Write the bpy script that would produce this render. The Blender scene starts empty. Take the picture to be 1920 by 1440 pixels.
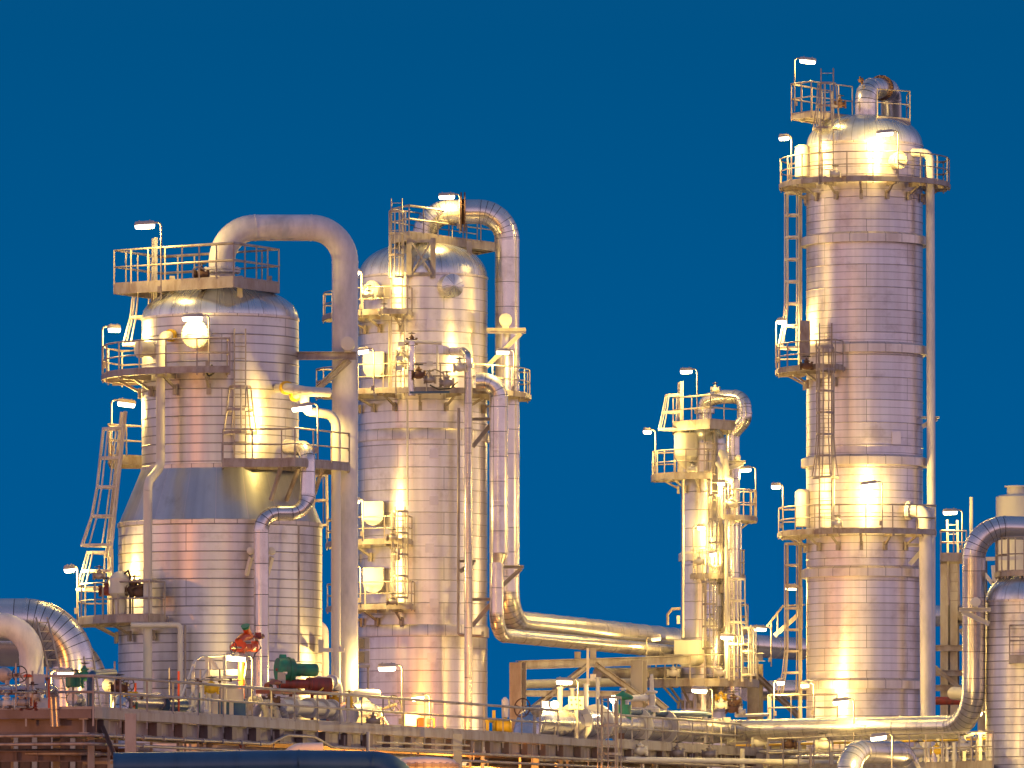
import bpy, bmesh, math, random
from mathutils import Vector, Matrix
random.seed(7)
sc = bpy.context.scene
COL = sc.collection

# ------------------------------------------------------------------ camera
F, HY, CZ = 13000.0, 1600.0, 2.0        # focal length and horizon row (pixels of a 1920 wide frame), eye height
cam = bpy.data.cameras.new('camera'); cam_o = bpy.data.objects.new('camera', cam); COL.objects.link(cam_o)
cam_o.location = (0, 0, CZ); cam_o.rotation_euler = (math.pi / 2, 0, 0)
cam.sensor_width = 36; cam.lens = F / 1920 * 36; cam.shift_y = (HY - 720) / 1920
cam.clip_start = 1; cam.clip_end = 20000
sc.camera = cam_o

# ------------------------------------------------------------------ dusk sky: deep blue ahead, mauve afterglow behind the camera
wd = bpy.data.worlds.new('World'); sc.world = wd; wd.use_nodes = True
nt = wd.node_tree; N = nt.nodes; Lk = nt.links
bg = N['Background']; bg.inputs['Strength'].default_value = 1.0
tc = N.new('ShaderNodeTexCoord'); sx = N.new('ShaderNodeSeparateXYZ'); Lk.new(tc.outputs['Generated'], sx.inputs[0])
def ramp(nodes, stops):
    r = nodes.new('ShaderNodeValToRGB'); e = r.color_ramp.elements
    while len(e) > 1: e.remove(e[0])
    e[0].position = stops[0][0]; e[0].color = (*stops[0][1], 1)
    for p, c in stops[1:]:
        k = e.new(p); k.color = (*c, 1)
    return r
ahead = ramp(N, [(0, (.0, .096, .300)), (.03, (.0, .0985, .298)), (.065, (.0, .097, .285)), (.118, (.0, .084, .240)), (.4, (.03, .11, .27)), (1, (.06, .15, .31))])
behind = ramp(N, [(0, (1.14, .74, .74)), (.12, (1.06, .76, .90)), (.32, (.54, .46, .68)), (.6, (.15, .21, .41)), (1, (.07, .16, .33))])
Lk.new(sx.outputs['Z'], ahead.inputs[0]); Lk.new(sx.outputs['Z'], behind.inputs[0])
mr = N.new('ShaderNodeMapRange'); mr.interpolation_type = 'SMOOTHSTEP'
mr.inputs['From Min'].default_value = .988; mr.inputs['From Max'].default_value = .15
Lk.new(sx.outputs['Y'], mr.inputs['Value'])
mx = N.new('ShaderNodeMix'); mx.data_type = 'RGBA'
Lk.new(mr.outputs[0], mx.inputs[0]); Lk.new(ahead.outputs[0], mx.inputs[6]); Lk.new(behind.outputs[0], mx.inputs[7])
Lk.new(mx.outputs[2], bg.inputs['Color'])

sc.view_settings.view_transform = 'Standard'; sc.view_settings.look = 'None'
sc.view_settings.exposure = 0; sc.view_settings.gamma = 1
sc.cycles.use_denoising = True
sc.cycles.sample_clamp_indirect = 6; sc.cycles.sample_clamp_direct = 60
sc.cycles.max_bounces = 6; sc.cycles.diffuse_bounces = 3; sc.cycles.glossy_bounces = 4

# ------------------------------------------------------------------ materials
def newmat(name):
    m = bpy.data.materials.new(name); m.use_nodes = True
    return m, m.node_tree.nodes, m.node_tree.links, m.node_tree.nodes['Principled BSDF']
def paint(name, c, rough=.5, metal=0., var=.25, scale=1.3, bump=.0, dirt=None):
    m, n, l, b = newmat(name)
    b.inputs['Roughness'].default_value = rough; b.inputs['Metallic'].default_value = metal
    tc = n.new('ShaderNodeTexCoord'); mp = n.new('ShaderNodeMapping'); mp.inputs['Scale'].default_value = (1, 1, .35)
    l.new(tc.outputs['Object'], mp.inputs[0])
    nz = n.new('ShaderNodeTexNoise'); nz.inputs['Scale'].default_value = scale; nz.inputs['Detail'].default_value = 6; nz.inputs['Roughness'].default_value = .65
    l.new(mp.outputs[0], nz.inputs[0])
    d = dirt or tuple(x * (1 - var) for x in c)
    r = ramp(n, [(.32, d), (.56, c), (.8, tuple(min(1, x * (1 + var * .35)) for x in c))])
    l.new(nz.outputs[0], r.inputs[0]); l.new(r.outputs[0], b.inputs['Base Color'])
    rr = n.new('ShaderNodeMapRange'); rr.inputs['To Min'].default_value = rough * .8; rr.inputs['To Max'].default_value = min(1, rough * 1.25)
    l.new(nz.outputs[0], rr.inputs[0]); l.new(rr.outputs[0], b.inputs['Roughness'])
    if bump:
        bp = n.new('ShaderNodeBump'); bp.inputs['Strength'].default_value = bump; bp.inputs['Distance'].default_value = .02
        l.new(nz.outputs[0], bp.inputs['Height']); l.new(bp.outputs[0], b.inputs['Normal'])
    return m
def cladding(name, w, h, strap=0, c=(.66, .63, .62), rough=.42, mortar=.011, aniso=.0, wave=.14, offset=.5, seam=.20, metal=.82, strapw=.012):
    """sheet metal: staggered panels w x h metres in UV metres, thin dark laps, optional straps between them"""
    m, n, l, b = newmat(name)
    b.inputs['Metallic'].default_value = metal
    tc = n.new('ShaderNodeTexCoord')
    br = n.new('ShaderNodeTexBrick'); br.offset = offset; br.inputs['Scale'].default_value = 1
    br.inputs['Brick Width'].default_value = w; br.inputs['Row Height'].default_value = h
    br.inputs['Mortar Size'].default_value = mortar; br.inputs['Mortar Smooth'].default_value = .1
    br.inputs['Color1'].default_value = (*[x * 1.04 for x in c], 1); br.inputs['Color2'].default_value = (*[x * .89 for x in c], 1)
    br.inputs['Mortar'].default_value = (seam, seam * .93, seam * .93, 1)
    l.new(tc.outputs['UV'], br.inputs['Vector'])
    col = br.outputs['Color']
    if strap:
        sp = n.new('ShaderNodeSeparateXYZ'); l.new(tc.outputs['UV'], sp.inputs[0])
        md = n.new('ShaderNodeMath'); md.operation = 'PINGPONG'; md.inputs[1].default_value = strap / 2; l.new(sp.outputs['Y'], md.inputs[0])
        lt = n.new('ShaderNodeMath'); lt.operation = 'LESS_THAN'; lt.inputs[1].default_value = strapw; l.new(md.outputs[0], lt.inputs[0])
        mm = n.new('ShaderNodeMix'); mm.data_type = 'RGBA'; l.new(lt.outputs[0], mm.inputs[0]); l.new(col, mm.inputs[6])
        mm.inputs[7].default_value = (seam * 1.5, seam * 1.4, seam * 1.4, 1); col = mm.outputs[2]
    # vertical weather streaks and blotches
    mp = n.new('ShaderNodeMapping'); mp.inputs['Scale'].default_value = (3, .10, 1); l.new(tc.outputs['UV'], mp.inputs[0])
    nz = n.new('ShaderNodeTexNoise'); nz.inputs['Scale'].default_value = 1; nz.inputs['Detail'].default_value = 5; l.new(mp.outputs[0], nz.inputs[0])
    r = ramp(n, [(.3, (.83, .81, .81)), (.62, (1, 1, 1))]); l.new(nz.outputs[0], r.inputs[0])
    mu = n.new('ShaderNodeMix'); mu.data_type = 'RGBA'; mu.blend_type = 'MULTIPLY'; mu.inputs[0].default_value = 1
    l.new(col, mu.inputs[6]); l.new(r.outputs[0], mu.inputs[7]); l.new(mu.outputs[2], b.inputs['Base Color'])
    bl = n.new('ShaderNodeTexNoise'); bl.inputs['Scale'].default_value = .55; bl.inputs['Detail'].default_value = 7; bl.inputs['Roughness'].default_value = .7; l.new(tc.outputs['UV'], bl.inputs[0])
    rb = ramp(n, [(.36, (.72, .68, .66)), (.47, (.94, .93, .93)), (.6, (1, 1, 1))]); l.new(bl.outputs[0], rb.inputs[0])
    mb_ = n.new('ShaderNodeMix'); mb_.data_type = 'RGBA'; mb_.blend_type = 'MULTIPLY'; mb_.inputs[0].default_value = .8
    l.new(mu.outputs[2], mb_.inputs[6]); l.new(rb.outputs[0], mb_.inputs[7]); l.new(mb_.outputs[2], b.inputs['Base Color'])
    ra = n.new('ShaderNodeMapRange'); ra.inputs['To Min'].default_value = rough * .75; ra.inputs['To Max'].default_value = rough * 1.3
    l.new(nz.outputs[0], ra.inputs[0]); l.new(ra.outputs[0], b.inputs['Roughness'])
    # sheet waviness: each panel bulges a little
    wv = n.new('ShaderNodeTexNoise'); wv.inputs['Scale'].default_value = 1; wv.inputs['Detail'].default_value = 2
    mp2 = n.new('ShaderNodeMapping'); mp2.inputs['Scale'].default_value = (1.6, .45, 1); l.new(tc.outputs['UV'], mp2.inputs[0]); l.new(mp2.outputs[0], wv.inputs[0])
    su = n.new('ShaderNodeMath'); su.operation = 'MULTIPLY_ADD'; su.inputs[1].default_value = -.12; l.new(br.outputs['Fac'], su.inputs[0]); l.new(wv.outputs[0], su.inputs[2])
    bp = n.new('ShaderNodeBump'); bp.inputs['Strength'].default_value = wave; bp.inputs['Distance'].default_value = .06
    l.new(su.outputs[0], bp.inputs['Height']); l.new(bp.outputs[0], b.inputs['Normal'])
    if aniso:
        b.inputs['Anisotropic'].default_value = aniso; b.inputs['Anisotropic Rotation'].default_value = ANROT
        tg = n.new('ShaderNodeTangent'); tg.direction_type = 'RADIAL'; tg.axis = 'Z'; l.new(tg.outputs[0], b.inputs['Tangent'])
    return m
def glow(name, c, s):
    m, n, l, b = newmat(name)
    b.inputs['Base Color'].default_value = (.8, .8, .78, 1)
    b.inputs['Emission Color'].default_value = (*c, 1); b.inputs['Emission Strength'].default_value = s
    return m
ANROT = 0.25
MAT = dict(
    vessel_a=cladding('aluminium cladding left column', 5.7, 1.02, .34, aniso=.62, c=(.75, .72, .74), strapw=.02),
    vessel_b=cladding('aluminium cladding middle column', 4.4, 1.05, .525, aniso=.62, c=(.79, .75, .77), rough=.34),
    vessel_c=cladding('aluminium cladding tall column', 4.3, 1.05, .35, aniso=.62, c=(.82, .76, .80)),
    vessel_d=cladding('aluminium cladding slim column', 3.4, .9, 0, aniso=.62, c=(.79, .75, .75), rough=.32),
    dome=cladding('radial dome cladding', .62, 60, 0, c=(.64, .65, .67), rough=.27, mortar=.012, seam=.30, wave=.16),
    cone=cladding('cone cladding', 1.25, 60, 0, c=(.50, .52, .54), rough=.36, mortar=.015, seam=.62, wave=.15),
    band=cladding('stiffener band cladding', .85, 60, 0, c=(.70, .64, .60), rough=.4, mortar=.014, wave=.4),
    clad=cladding('pipe cladding', 60, 1.15, 0, c=(.68, .65, .66), rough=.24, mortar=.016, wave=.12, seam=.14),
    clad_elbow=cladding('pipe elbow cladding', 60, .24, 0, c=(.66, .64, .66), rough=.24, mortar=.013, seam=.12, wave=.06),
    cream=paint('cream painted pipe', (.60, .56, .50), .48, var=.22, scale=.7),
    greypipe=paint('pale grey painted pipe', (.64, .60, .61), .40, var=.3, scale=1.5, dirt=(.44, .42, .44)),
    galv=paint('galvanised steel', (.34, .30, .28), .48, metal=.35, var=.4, scale=2.2, dirt=(.21, .15, .12)),
    plate=paint('grating and plate steel', (.40, .37, .34), .6, metal=.2, var=.4, scale=2.5, bump=.2),
    steel=paint('weathered grey structural steel', (.34, .31, .30), .6, var=.35, scale=1.1, dirt=(.20, .15, .13)),
    darksteel=paint('purple brown deck steel', (.17, .125, .125), .6, var=.4, scale=1., dirt=(.10, .06, .045)),
    rust=paint('rusted dark steel', (.12, .06, .04), .75, var=.5, scale=3),
    white=paint('off white enamel', (.60, .57, .51), .42, var=.14, scale=1.),
    green=paint('green machine enamel', (.015, .20, .11), .5, var=.5, scale=3, dirt=(.05, .10, .07)),
    red=paint('dull red enamel', (.26, .045, .03), .55, var=.5, scale=4, dirt=(.09, .04, .03)),
    orange=paint('orange red enamel', (.72, .095, .012), .42, var=.25, scale=2),
    yellow=paint('yellow enamel', (.72, .46, .02), .45, var=.25, scale=2),
    blue=paint('blue painted steel', (.03, .10, .24), .45, var=.3, scale=1.2),
    bluepipe=paint('blue grey painted pipe', (.03, .085, .16), .32, var=.25, scale=.8),
    black=paint('black rubber and cast iron', (.03, .028, .028), .55, var=.4, scale=3),
    hose=paint('grey corrugated hose', (.30, .28, .27), .6, var=.45, scale=4, bump=.5),
    housing=paint('pinkish grey lamp housing', (.42, .36, .33), .5, var=.2, scale=3),
    panel=paint('pale yellow control panel', (.70, .60, .28), .5, var=.12, scale=2),
    palesteel=paint('pale painted ladder steel', (.56, .52, .48), .48, var=.3, scale=2, dirt=(.36, .30, .25)),
    asphalt=paint('asphalt', (.05, .048, .047), .85, var=.4, scale=.6, bump=.3),
    concrete=paint('concrete', (.28, .26, .24), .8, var=.3, scale=.8),
    sheet=paint('plain aluminium sheet', (.66, .61, .59), .33, metal=.9, var=.12),
    lens=glow('lamp lens lit', (1., .87, .64), 6),
    lens_dim=glow('lamp lens faint', (1., .80, .45), 1.1),
    lens_sodium=glow('sodium lamp lens', (1., .42, .08), 18),
)

def grating(name, c, openness=.42):
    m, n, l, b = newmat(name); out = n['Material Output']
    b.inputs['Base Color'].default_value = (*c, 1); b.inputs['Roughness'].default_value = .5; b.inputs['Metallic'].default_value = .2
    tl = n.new('ShaderNodeBsdfTranslucent'); tl.inputs[0].default_value = (*c, 1)
    tr = n.new('ShaderNodeBsdfTransparent'); m1 = n.new('ShaderNodeMixShader'); m1.inputs[0].default_value = .4; m2 = n.new('ShaderNodeMixShader'); m2.inputs[0].default_value = openness
    l.new(b.outputs[0], m1.inputs[1]); l.new(tl.outputs[0], m1.inputs[2]); l.new(m1.outputs[0], m2.inputs[1]); l.new(tr.outputs[0], m2.inputs[2]); l.new(m2.outputs[0], out.inputs[0])
    return m
MAT['grate'] = grating('open bar grating', (.5, .47, .43))
# ------------------------------------------------------------------ mesh builder
def W(x, y, D): return Vector(((x - 960) * D / F, D, CZ + (HY - y) * D / F))
def Zat(y, D): return CZ + (HY - y) * D / F
def m_(px, D): return px * D / F
def XY(x, D): return ((x - 960) * D / F, D)
UP = Vector((0, 0, 1))
class MB:
    def __init__(s): s.v = []; s.f = []; s.uv = []
    def _add(s, vs, fs, uvs=None):
        o = len(s.v); s.v += [tuple(p) for p in vs]
        s.f += [tuple(i + o for i in f) for f in fs]
        s.uv += uvs if uvs else [None] * len(fs)
        return s
    def tube(s, pts, r, n=12, cap=True, v0=0.):
        pts = [Vector(p) for p in pts]; k = len(pts)
        rs = r if isinstance(r, (list, tuple)) else [r] * k
        tans = []
        for i in range(k):
            a = pts[max(0, i - 1)]; b = pts[min(k - 1, i + 1)]; t = (b - a)
            tans.append(t.normalized() if t.length > 1e-9 else UP.copy())
        ref = UP if abs(tans[0].z) < .9 else Vector((0, 1, 0))
        u = (ref - tans[0] * ref.dot(tans[0])).normalized()
        vs = []; ls = [v0]
        for i in range(k):
            t = tans[i]; u = (u - t * u.dot(t)).normalized(); w = t.cross(u)
            if i: ls.append(ls[-1] + (pts[i] - pts[i - 1]).length)
            sc_ = 1.
            if 0 < i < k - 1:
                c = tans[i].dot((pts[i + 1] - pts[i]).normalized()); sc_ = 1 / max(.5, c)
            for j in range(n):
                a = 2 * math.pi * j / n
                vs.append(pts[i] + (u * math.cos(a) + w * math.sin(a)) * rs[i] * sc_)
        fs = []; uvs = []; R = max(rs)
        for i in range(k - 1):
            for j in range(n):
                j2 = (j + 1) % n
                fs.append((i * n + j, i * n + j2, (i + 1) * n + j2, (i + 1) * n + j))
                a0 = 2 * math.pi * j / n * R; a1 = 2 * math.pi * (j + 1) / n * R
                uvs.append(((a0, ls[i]), (a1, ls[i]), (a1, ls[i + 1]), (a0, ls[i + 1])))
        if cap:
            fs.append(tuple(reversed(range(n)))); uvs.append(None)
            fs.append(tuple((k - 1) * n + j for j in range(n))); uvs.append(None)
        return s._add(vs, fs, uvs)
    def spin(s, p0, d, prof, n=24, cap=True):
        """solid of revolution about p0 + d; prof = (distance, radius)"""
        d = Vector(d).normalized(); p0 = Vector(p0)
        ref = UP if abs(d.z) < .9 else Vector((0, 1, 0))
        u = (ref - d * ref.dot(d)).normalized(); w = d.cross(u)
        vs = []; fs = []; uvs = []; R = max(q[1] for q in prof); k = len(prof)
        ln = [0.]
        for i in range(1, k): ln.append(ln[-1] + math.hypot(prof[i][0] - prof[i - 1][0], prof[i][1] - prof[i - 1][1]))
        for (t, r) in prof:
            for j in range(n):
                a = 2 * math.pi * j / n
                vs.append(p0 + d * t + (u * math.cos(a) + w * math.sin(a)) * r)
        for i in range(k - 1):
            for j in range(n):
                j2 = (j + 1) % n
                fs.append((i * n + j, i * n + j2, (i + 1) * n + j2, (i + 1) * n + j))
                a0 = 2 * math.pi * j / n * R; a1 = 2 * math.pi * (j + 1) / n * R
                uvs.append(((a0, ln[i]), (a1, ln[i]), (a1, ln[i + 1]), (a0, ln[i + 1])))
        if cap:
            fs.append(tuple(reversed(range(n)))); uvs.append(None)
            fs.append(tuple((k - 1) * n + j for j in range(n))); uvs.append(None)
        return s._add(vs, fs, uvs)
    def lathe(s, cx, cy, prof, n=96, v_off=0.):
        """vertical revolution, prof = (radius, z)"""
        vs = []; fs = []; uvs = []; k = len(prof); R = max(q[0] for q in prof)
        for (r, z) in prof:
            for j in range(n):
                a = 2 * math.pi * j / n
                vs.append((cx + r * math.cos(a), cy + r * math.sin(a), z))
        for i in range(k - 1):
            for j in range(n):
                j2 = (j + 1) % n
                fs.append((i * n + j, i * n + j2, (i + 1) * n + j2, (i + 1) * n + j))
                a0 = 2 * math.pi * j / n * R; a1 = 2 * math.pi * (j + 1) / n * R
                z0, z1 = prof[i][1] + v_off, prof[i + 1][1] + v_off
                uvs.append(((a0, z0), (a1, z0), (a1, z1), (a0, z1)))
        return s._add(vs, fs, uvs)
    def box(s, c, size, rz=0.):
        c = Vector(c); hx, hy, hz = [q / 2 for q in size]; ca, sa = math.cos(rz), math.sin(rz)
        vs = [c + Vector((x * ca - y * sa, x * sa + y * ca, z)) for z in (-hz, hz) for (x, y) in ((-hx, -hy), (hx, -hy), (hx, hy), (-hx, hy))]
        return s._add(vs, [(3, 2, 1, 0), (4, 5, 6, 7), (0, 1, 5, 4), (1, 2, 6, 5), (2, 3, 7, 6), (3, 0, 4, 7)])
    def extr(s, p0, p1, prof, up=UP):
        """extrude a 2-d outline (side, up) from p0 to p1"""
        p0 = Vector(p0); p1 = Vector(p1); d = (p1 - p0).normalized()
        if abs(d.dot(up)) > .98: up = Vector((0, 1, 0))
        sd = d.cross(up).normalized(); u = sd.cross(d)
        n = len(prof)
        vs = [p0 + sd * a + u * b for a, b in prof] + [p1 + sd * a + u * b for a, b in prof]
        fs = [(j, (j + 1) % n, n + (j + 1) % n, n + j) for j in range(n)] + [tuple(reversed(range(n))), tuple(range(n, 2 * n))]
        return s._add(vs, fs)
    def bar(s, p0, p1, w, h, up=UP): return s.extr(p0, p1, [(-w / 2, -h / 2), (w / 2, -h / 2), (w / 2, h / 2), (-w / 2, h / 2)], up)
    def ibeam(s, p0, p1, w, h, tf=.03, tw=.025, up=UP):
        a, b, c = w / 2, h / 2, tw / 2
        return s.extr(p0, p1, [(-a, -b), (a, -b), (a, -b + tf), (c, -b + tf), (c, b - tf), (a, b - tf), (a, b), (-a, b), (-a, b - tf), (-c, b - tf), (-c, -b + tf), (-a, -b + tf)], up)
    def prism(s, poly, z0, z1):
        n = len(poly)
        vs = [(x, y, z0) for x, y in poly] + [(x, y, z1) for x, y in poly]
        return s._add(vs, [(j, (j + 1) % n, n + (j + 1) % n, n + j) for j in range(n)] + [tuple(reversed(range(n))), tuple(range(n, 2 * n))])
    def build(s, name, mat, parent=None, label=None):
        me = bpy.data.meshes.new(name)
        off = parent.matrix_world.translation if parent else Vector((0, 0, 0))
        if parent: off = WORLDLOC[parent.name]
        me.from_pydata([(x - off.x, y - off.y, z - off.z) for x, y, z in s.v], [], s.f)
        if any(q for q in s.uv):
            ul = me.uv_layers.new(name='UVMap'); d = ul.data; k = 0
            for f, q in zip(s.f, s.uv):
                for i in range(len(f)):
                    if q: d[k].uv = q[i]
                    k += 1
        bm = bmesh.new(); bm.from_mesh(me); bmesh.ops.recalc_face_normals(bm, faces=bm.faces); bm.to_mesh(me); bm.free()
        me.polygons.foreach_set('use_smooth', [True] * len(me.polygons)); me.set_sharp_from_angle(angle=math.radians(38))
        me.materials.append(MAT[mat])
        o = bpy.data.objects.new(name, me); COL.objects.link(o)
        if parent: o.parent = parent
        WORLDLOC[o.name] = off
        if label: o['label'] = label
        return o
WORLDLOC = {}
def tag(o, label, cat, group=None, kind=None):
    if label: o['label'] = label
    if cat: o['category'] = cat
    if group: o['group'] = group
    if kind: o['kind'] = kind
    return o
def thing(name, label, cat, loc, group=None):
    o = bpy.data.objects.new(name, None); COL.objects.link(o); o.location = loc; o.empty_display_size = .3
    WORLDLOC[o.name] = Vector(loc)
    return tag(o, label, cat, group)
def again(src, parent, pos, rz=None):
    """a copy of a part whose mesh was built around its thing's base, moved by a world offset"""
    c = src.copy(); COL.objects.link(c); c.parent = parent; c.location = pos
    if rz is not None: c.rotation_euler = (0, 0, rz)
    WORLDLOC[c.name] = WORLDLOC[parent.name]
    return c
def repeat(root, name, mat, positions, fill, rz=None):
    """one part mesh, built by fill(mb) about the origin of root, copied to every world position"""
    first = None; base = WORLDLOC[root.name]
    for i, p in enumerate(positions):
        loc = Vector(p) - base
        if first is None:
            mb = MB(); fill(mb); mb.v = [(x + base.x, y + base.y, z + base.z) for x, y, z in mb.v]
            first = mb.build(name, mat, root); first.location = loc
            if rz: first.rotation_euler = (0, 0, rz[i])
        else: again(first, root, loc, rz[i] if rz else None)

# ------------------------------------------------------------------ builders
def fillet(pts, bend):
    """polyline -> list of ('run', [a, b]) and ('bend', [..])"""
    pts = [Vector(p) for p in pts]; out = []; cur = pts[0]
    for i in range(1, len(pts) - 1):
        b = bend[i - 1] if isinstance(bend, (list, tuple)) else bend
        d0 = (pts[i] - pts[i - 1]).normalized(); d1 = (pts[i + 1] - pts[i]).normalized()
        ang = d0.angle(d1)
        if ang < .02: continue
        t = b * math.tan(ang / 2)
        t = min(t, (pts[i] - cur).length * .98, (pts[i + 1] - pts[i]).length * .98); b = t / math.tan(ang / 2)
        a = pts[i] - d0 * t; e = pts[i] + d1 * t
        nrm = (d1 - d0 * d1.dot(d0)).normalized(); c = a + nrm * b
        k = max(4, int(ang / .12)); arc = []
        for j in range(k + 1):
            q = ang * j / k
            arc.append(c - nrm * b * math.cos(q) + d0 * b * math.sin(q))
        if (a - cur).length > .02: out.append(('run', [cur, a]))
        out.append(('bend', arc)); cur = e
    if (pts[-1] - cur).length > .02: out.append(('run', [cur, pts[-1]]))
    return out
def flange(mb, p, d, r, t=.09, bolts=16):
    d = Vector(d).normalized(); p = Vector(p)
    mb.spin(p - d * t, d, [(0, r * .7), (0, r), (t - .012, r), (t - .012, r * .86), (t + .012, r * .86), (t + .012, r), (2 * t, r), (2 * t, r * .7)], 28)
    ref = UP if abs(d.z) < .9 else Vector((0, 1, 0)); u = (ref - d * ref.dot(d)).normalized(); w = d.cross(u)
    for j in range(bolts):
        a = 2 * math.pi * j / bolts; c = p + (u * math.cos(a) + w * math.sin(a)) * r * .9
        mb.tube([c - d * (t + .035), c + d * (t + .035)], r * .055, 6)
def pipe(name, label, pts, r, mat='cream', elbow=None, bend=.8, flanges=(), cat='pipe', group=None, n=28, caps=True, fmat=None, root=None, bands=(1.9, .45)):
    pts = [Vector(p) for p in pts]
    own = root is None
    if own: root = thing(name, label, cat, pts[-1] if pts[-1].z < pts[0].z else pts[0], group)
    segs = fillet(pts, bend); vv = 0.
    for kind, q in segs:
        mb = MB(); mb.tube(q, r, n, True, vv)
        if elbow:
            ln = sum((u - w).length for u, w in zip(q, q[1:])); k = max(1, int(ln / bands[0 if kind == 'run' else 1]))
            for j in range(k + 1):
                f = j / k * (len(q) - 1); i0 = min(len(q) - 2, int(f)); c = q[i0].lerp(q[i0 + 1], f - i0); dr = (q[i0 + 1] - q[i0]).normalized()
                mb.spin(c - dr * .02, dr, [(0, r * .98), (0, r + .014), (.04, r + .014), (.04, r * .98)], n, False)
        mb.build('straight_run' if kind == 'run' else 'elbow', mat if kind == 'run' else (elbow or mat), root)
        vv += .37
    for (i, t) in flanges:
        a, b = pts[i], pts[i + 1]; mb = MB(); flange(mb, a.lerp(b, t), b - a, r * 1.42); mb.build('flange', fmat or mat, root)
    return root
def rails(root, pts, h=1.12, spacing=1.5, mat='galv', toe=True, r=.03, drop=.25):
    pts = [Vector(p) for p in pts]
    MB().tube([p + UP * h for p in pts], r, 8).build('top_rail', mat, root)
    MB().tube([p + UP * h * .52 for p in pts], r * .85, 8).build('mid_rail', mat, root)
    if toe:
        mb = MB()
        for a, b in zip(pts, pts[1:]): mb.bar(a + UP * .05, b + UP * .05, .012, .1)
        mb.build('toe_board', mat, root)
    pos = []
    for a, b in zip(pts, pts[1:]):
        L = (b - a).length; k = max(1, round(L / spacing))
        for j in range(k): pos.append(a.lerp(b, j / k))
    pos.append(pts[-1])
    pos = [p for i, p in enumerate(pos) if all((p - q).length > spacing * .33 for q in pos[:i])]
    repeat(root, 'post', mat, pos, lambda mb: mb.box((0, 0, h / 2 - drop / 2), (.055, .055, h + drop)))
def arc_platform(name, label, cx, D, y, r0, r1, a0, a1, h=1.12, fascia=.2, brackets=4, rail=None, group='platforms round the columns', ends=True, step=15, mat='galv', spacing=1.5, knee=.42):
    c = W(cx, y, D); R0, R1 = m_(r0, D), m_(r1, D); z = c.z
    root = thing(name, label, 'platform', c, group)
    k = max(2, round(abs(a1 - a0) / step)); an = [math.radians(a0 + (a1 - a0) * i / k) for i in range(k + 1)]
    P = lambda r, a: (c.x + r * math.cos(a), c.y + r * math.sin(a))
    V = lambda r, a, zz: Vector((*P(r, a), zz))
    fine = [an[0] + (an[-1] - an[0]) * i / (k * 3) for i in range(k * 3 + 1)]
    MB().prism([P(R1, a) for a in an] + [P(R0, a) for a in reversed(fine)], z - .05, z).build('deck_plate', 'grate', root)
    mb = MB()
    for a, b in zip(an, an[1:]):
        mb.bar(V(R1 + .02, a, z - fascia / 2 + .04), V(R1 + .02, b, z - fascia / 2 + .04), .05, fascia)
        mb.bar(V(R1 - .06, a, z - fascia + .05), V(R1 - .06, b, z - fascia + .05), .12, .02)
    if ends:
        for a in (an[0], an[-1]): mb.bar(V(R0, a, z - fascia / 2 + .03), V(R1, a, z - fascia / 2 + .03), .05, fascia - .01)
    mb.build('edge_channel', mat, root)
    for i in range(brackets):
        a = an[0] + (an[-1] - an[0]) * (i + .5) / brackets; mb = MB()
        mb.bar(V(R0 + .02, a, z - .16), V(R1 - .12, a, z - .16), .09, .2)
        mb.bar(V(R0 + .02, a, z - .2 - knee), V(R0 + (R1 - R0) * .55, a, z - .22), .09, .09)
        mb.box(V(R0 + .03, a, z - .25 - knee), (.12, .16, .4), a)
        mb.build('bracket', mat, root)
    ra = rail if rail else [(a0, a1)]
    for b0, b1 in ra:
        kk = max(1, round(abs(b1 - b0) / step)); pts = [V(R1 - .03, math.radians(b0 + (b1 - b0) * i / kk), z) for i in range(kk + 1)]
        if ends and rail is None:
            pts = [V(R0 + .25, an[0], z)] + pts + [V(R0 + .25, an[-1], z)]
        rails(root, pts, h, spacing, mat)
    return root
def poly_platform(name, label, pts, y, Dr, edges, h=1.12, fascia=.3, group='platforms round the columns', mat='galv', spacing=1.4, toe=True, plate='grate', beams=True):
    """pts = (pixel x, depth); y is the deck row at depth Dr; edges = runs of point indices that carry rails"""
    z = Zat(y, Dr); xy = [XY(x, d) for x, d in pts]
    c = Vector((sum(p[0] for p in xy) / len(xy), sum(p[1] for p in xy) / len(xy), z))
    root = thing(name, label, 'platform', c, group)
    MB().prism(xy, z - .05, z).build('deck_plate', plate, root)
    mb = MB(); n = len(xy)
    for i in range(n):
        a, b = Vector((*xy[i], z - fascia / 2 + .03)), Vector((*xy[(i + 1) % n], z - fascia / 2 + .03))
        mb.bar(a, b, .07, fascia)
    mb.build('edge_channel', mat, root)
    if beams:
        for t in (.3, .68):
            a = Vector((*xy[0], z)).lerp(Vector((*xy[1], z)), t); b = Vector((*xy[-1], z)).lerp(Vector((*xy[2], z)), t)
            MB().ibeam(a - UP * .19, b - UP * .19, .14, .24).build('floor_beam', mat, root)
    for e in edges: rails(root, [Vector((*xy[i % n], z)) for i in e], h, spacing, mat, toe)
    return root
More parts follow.
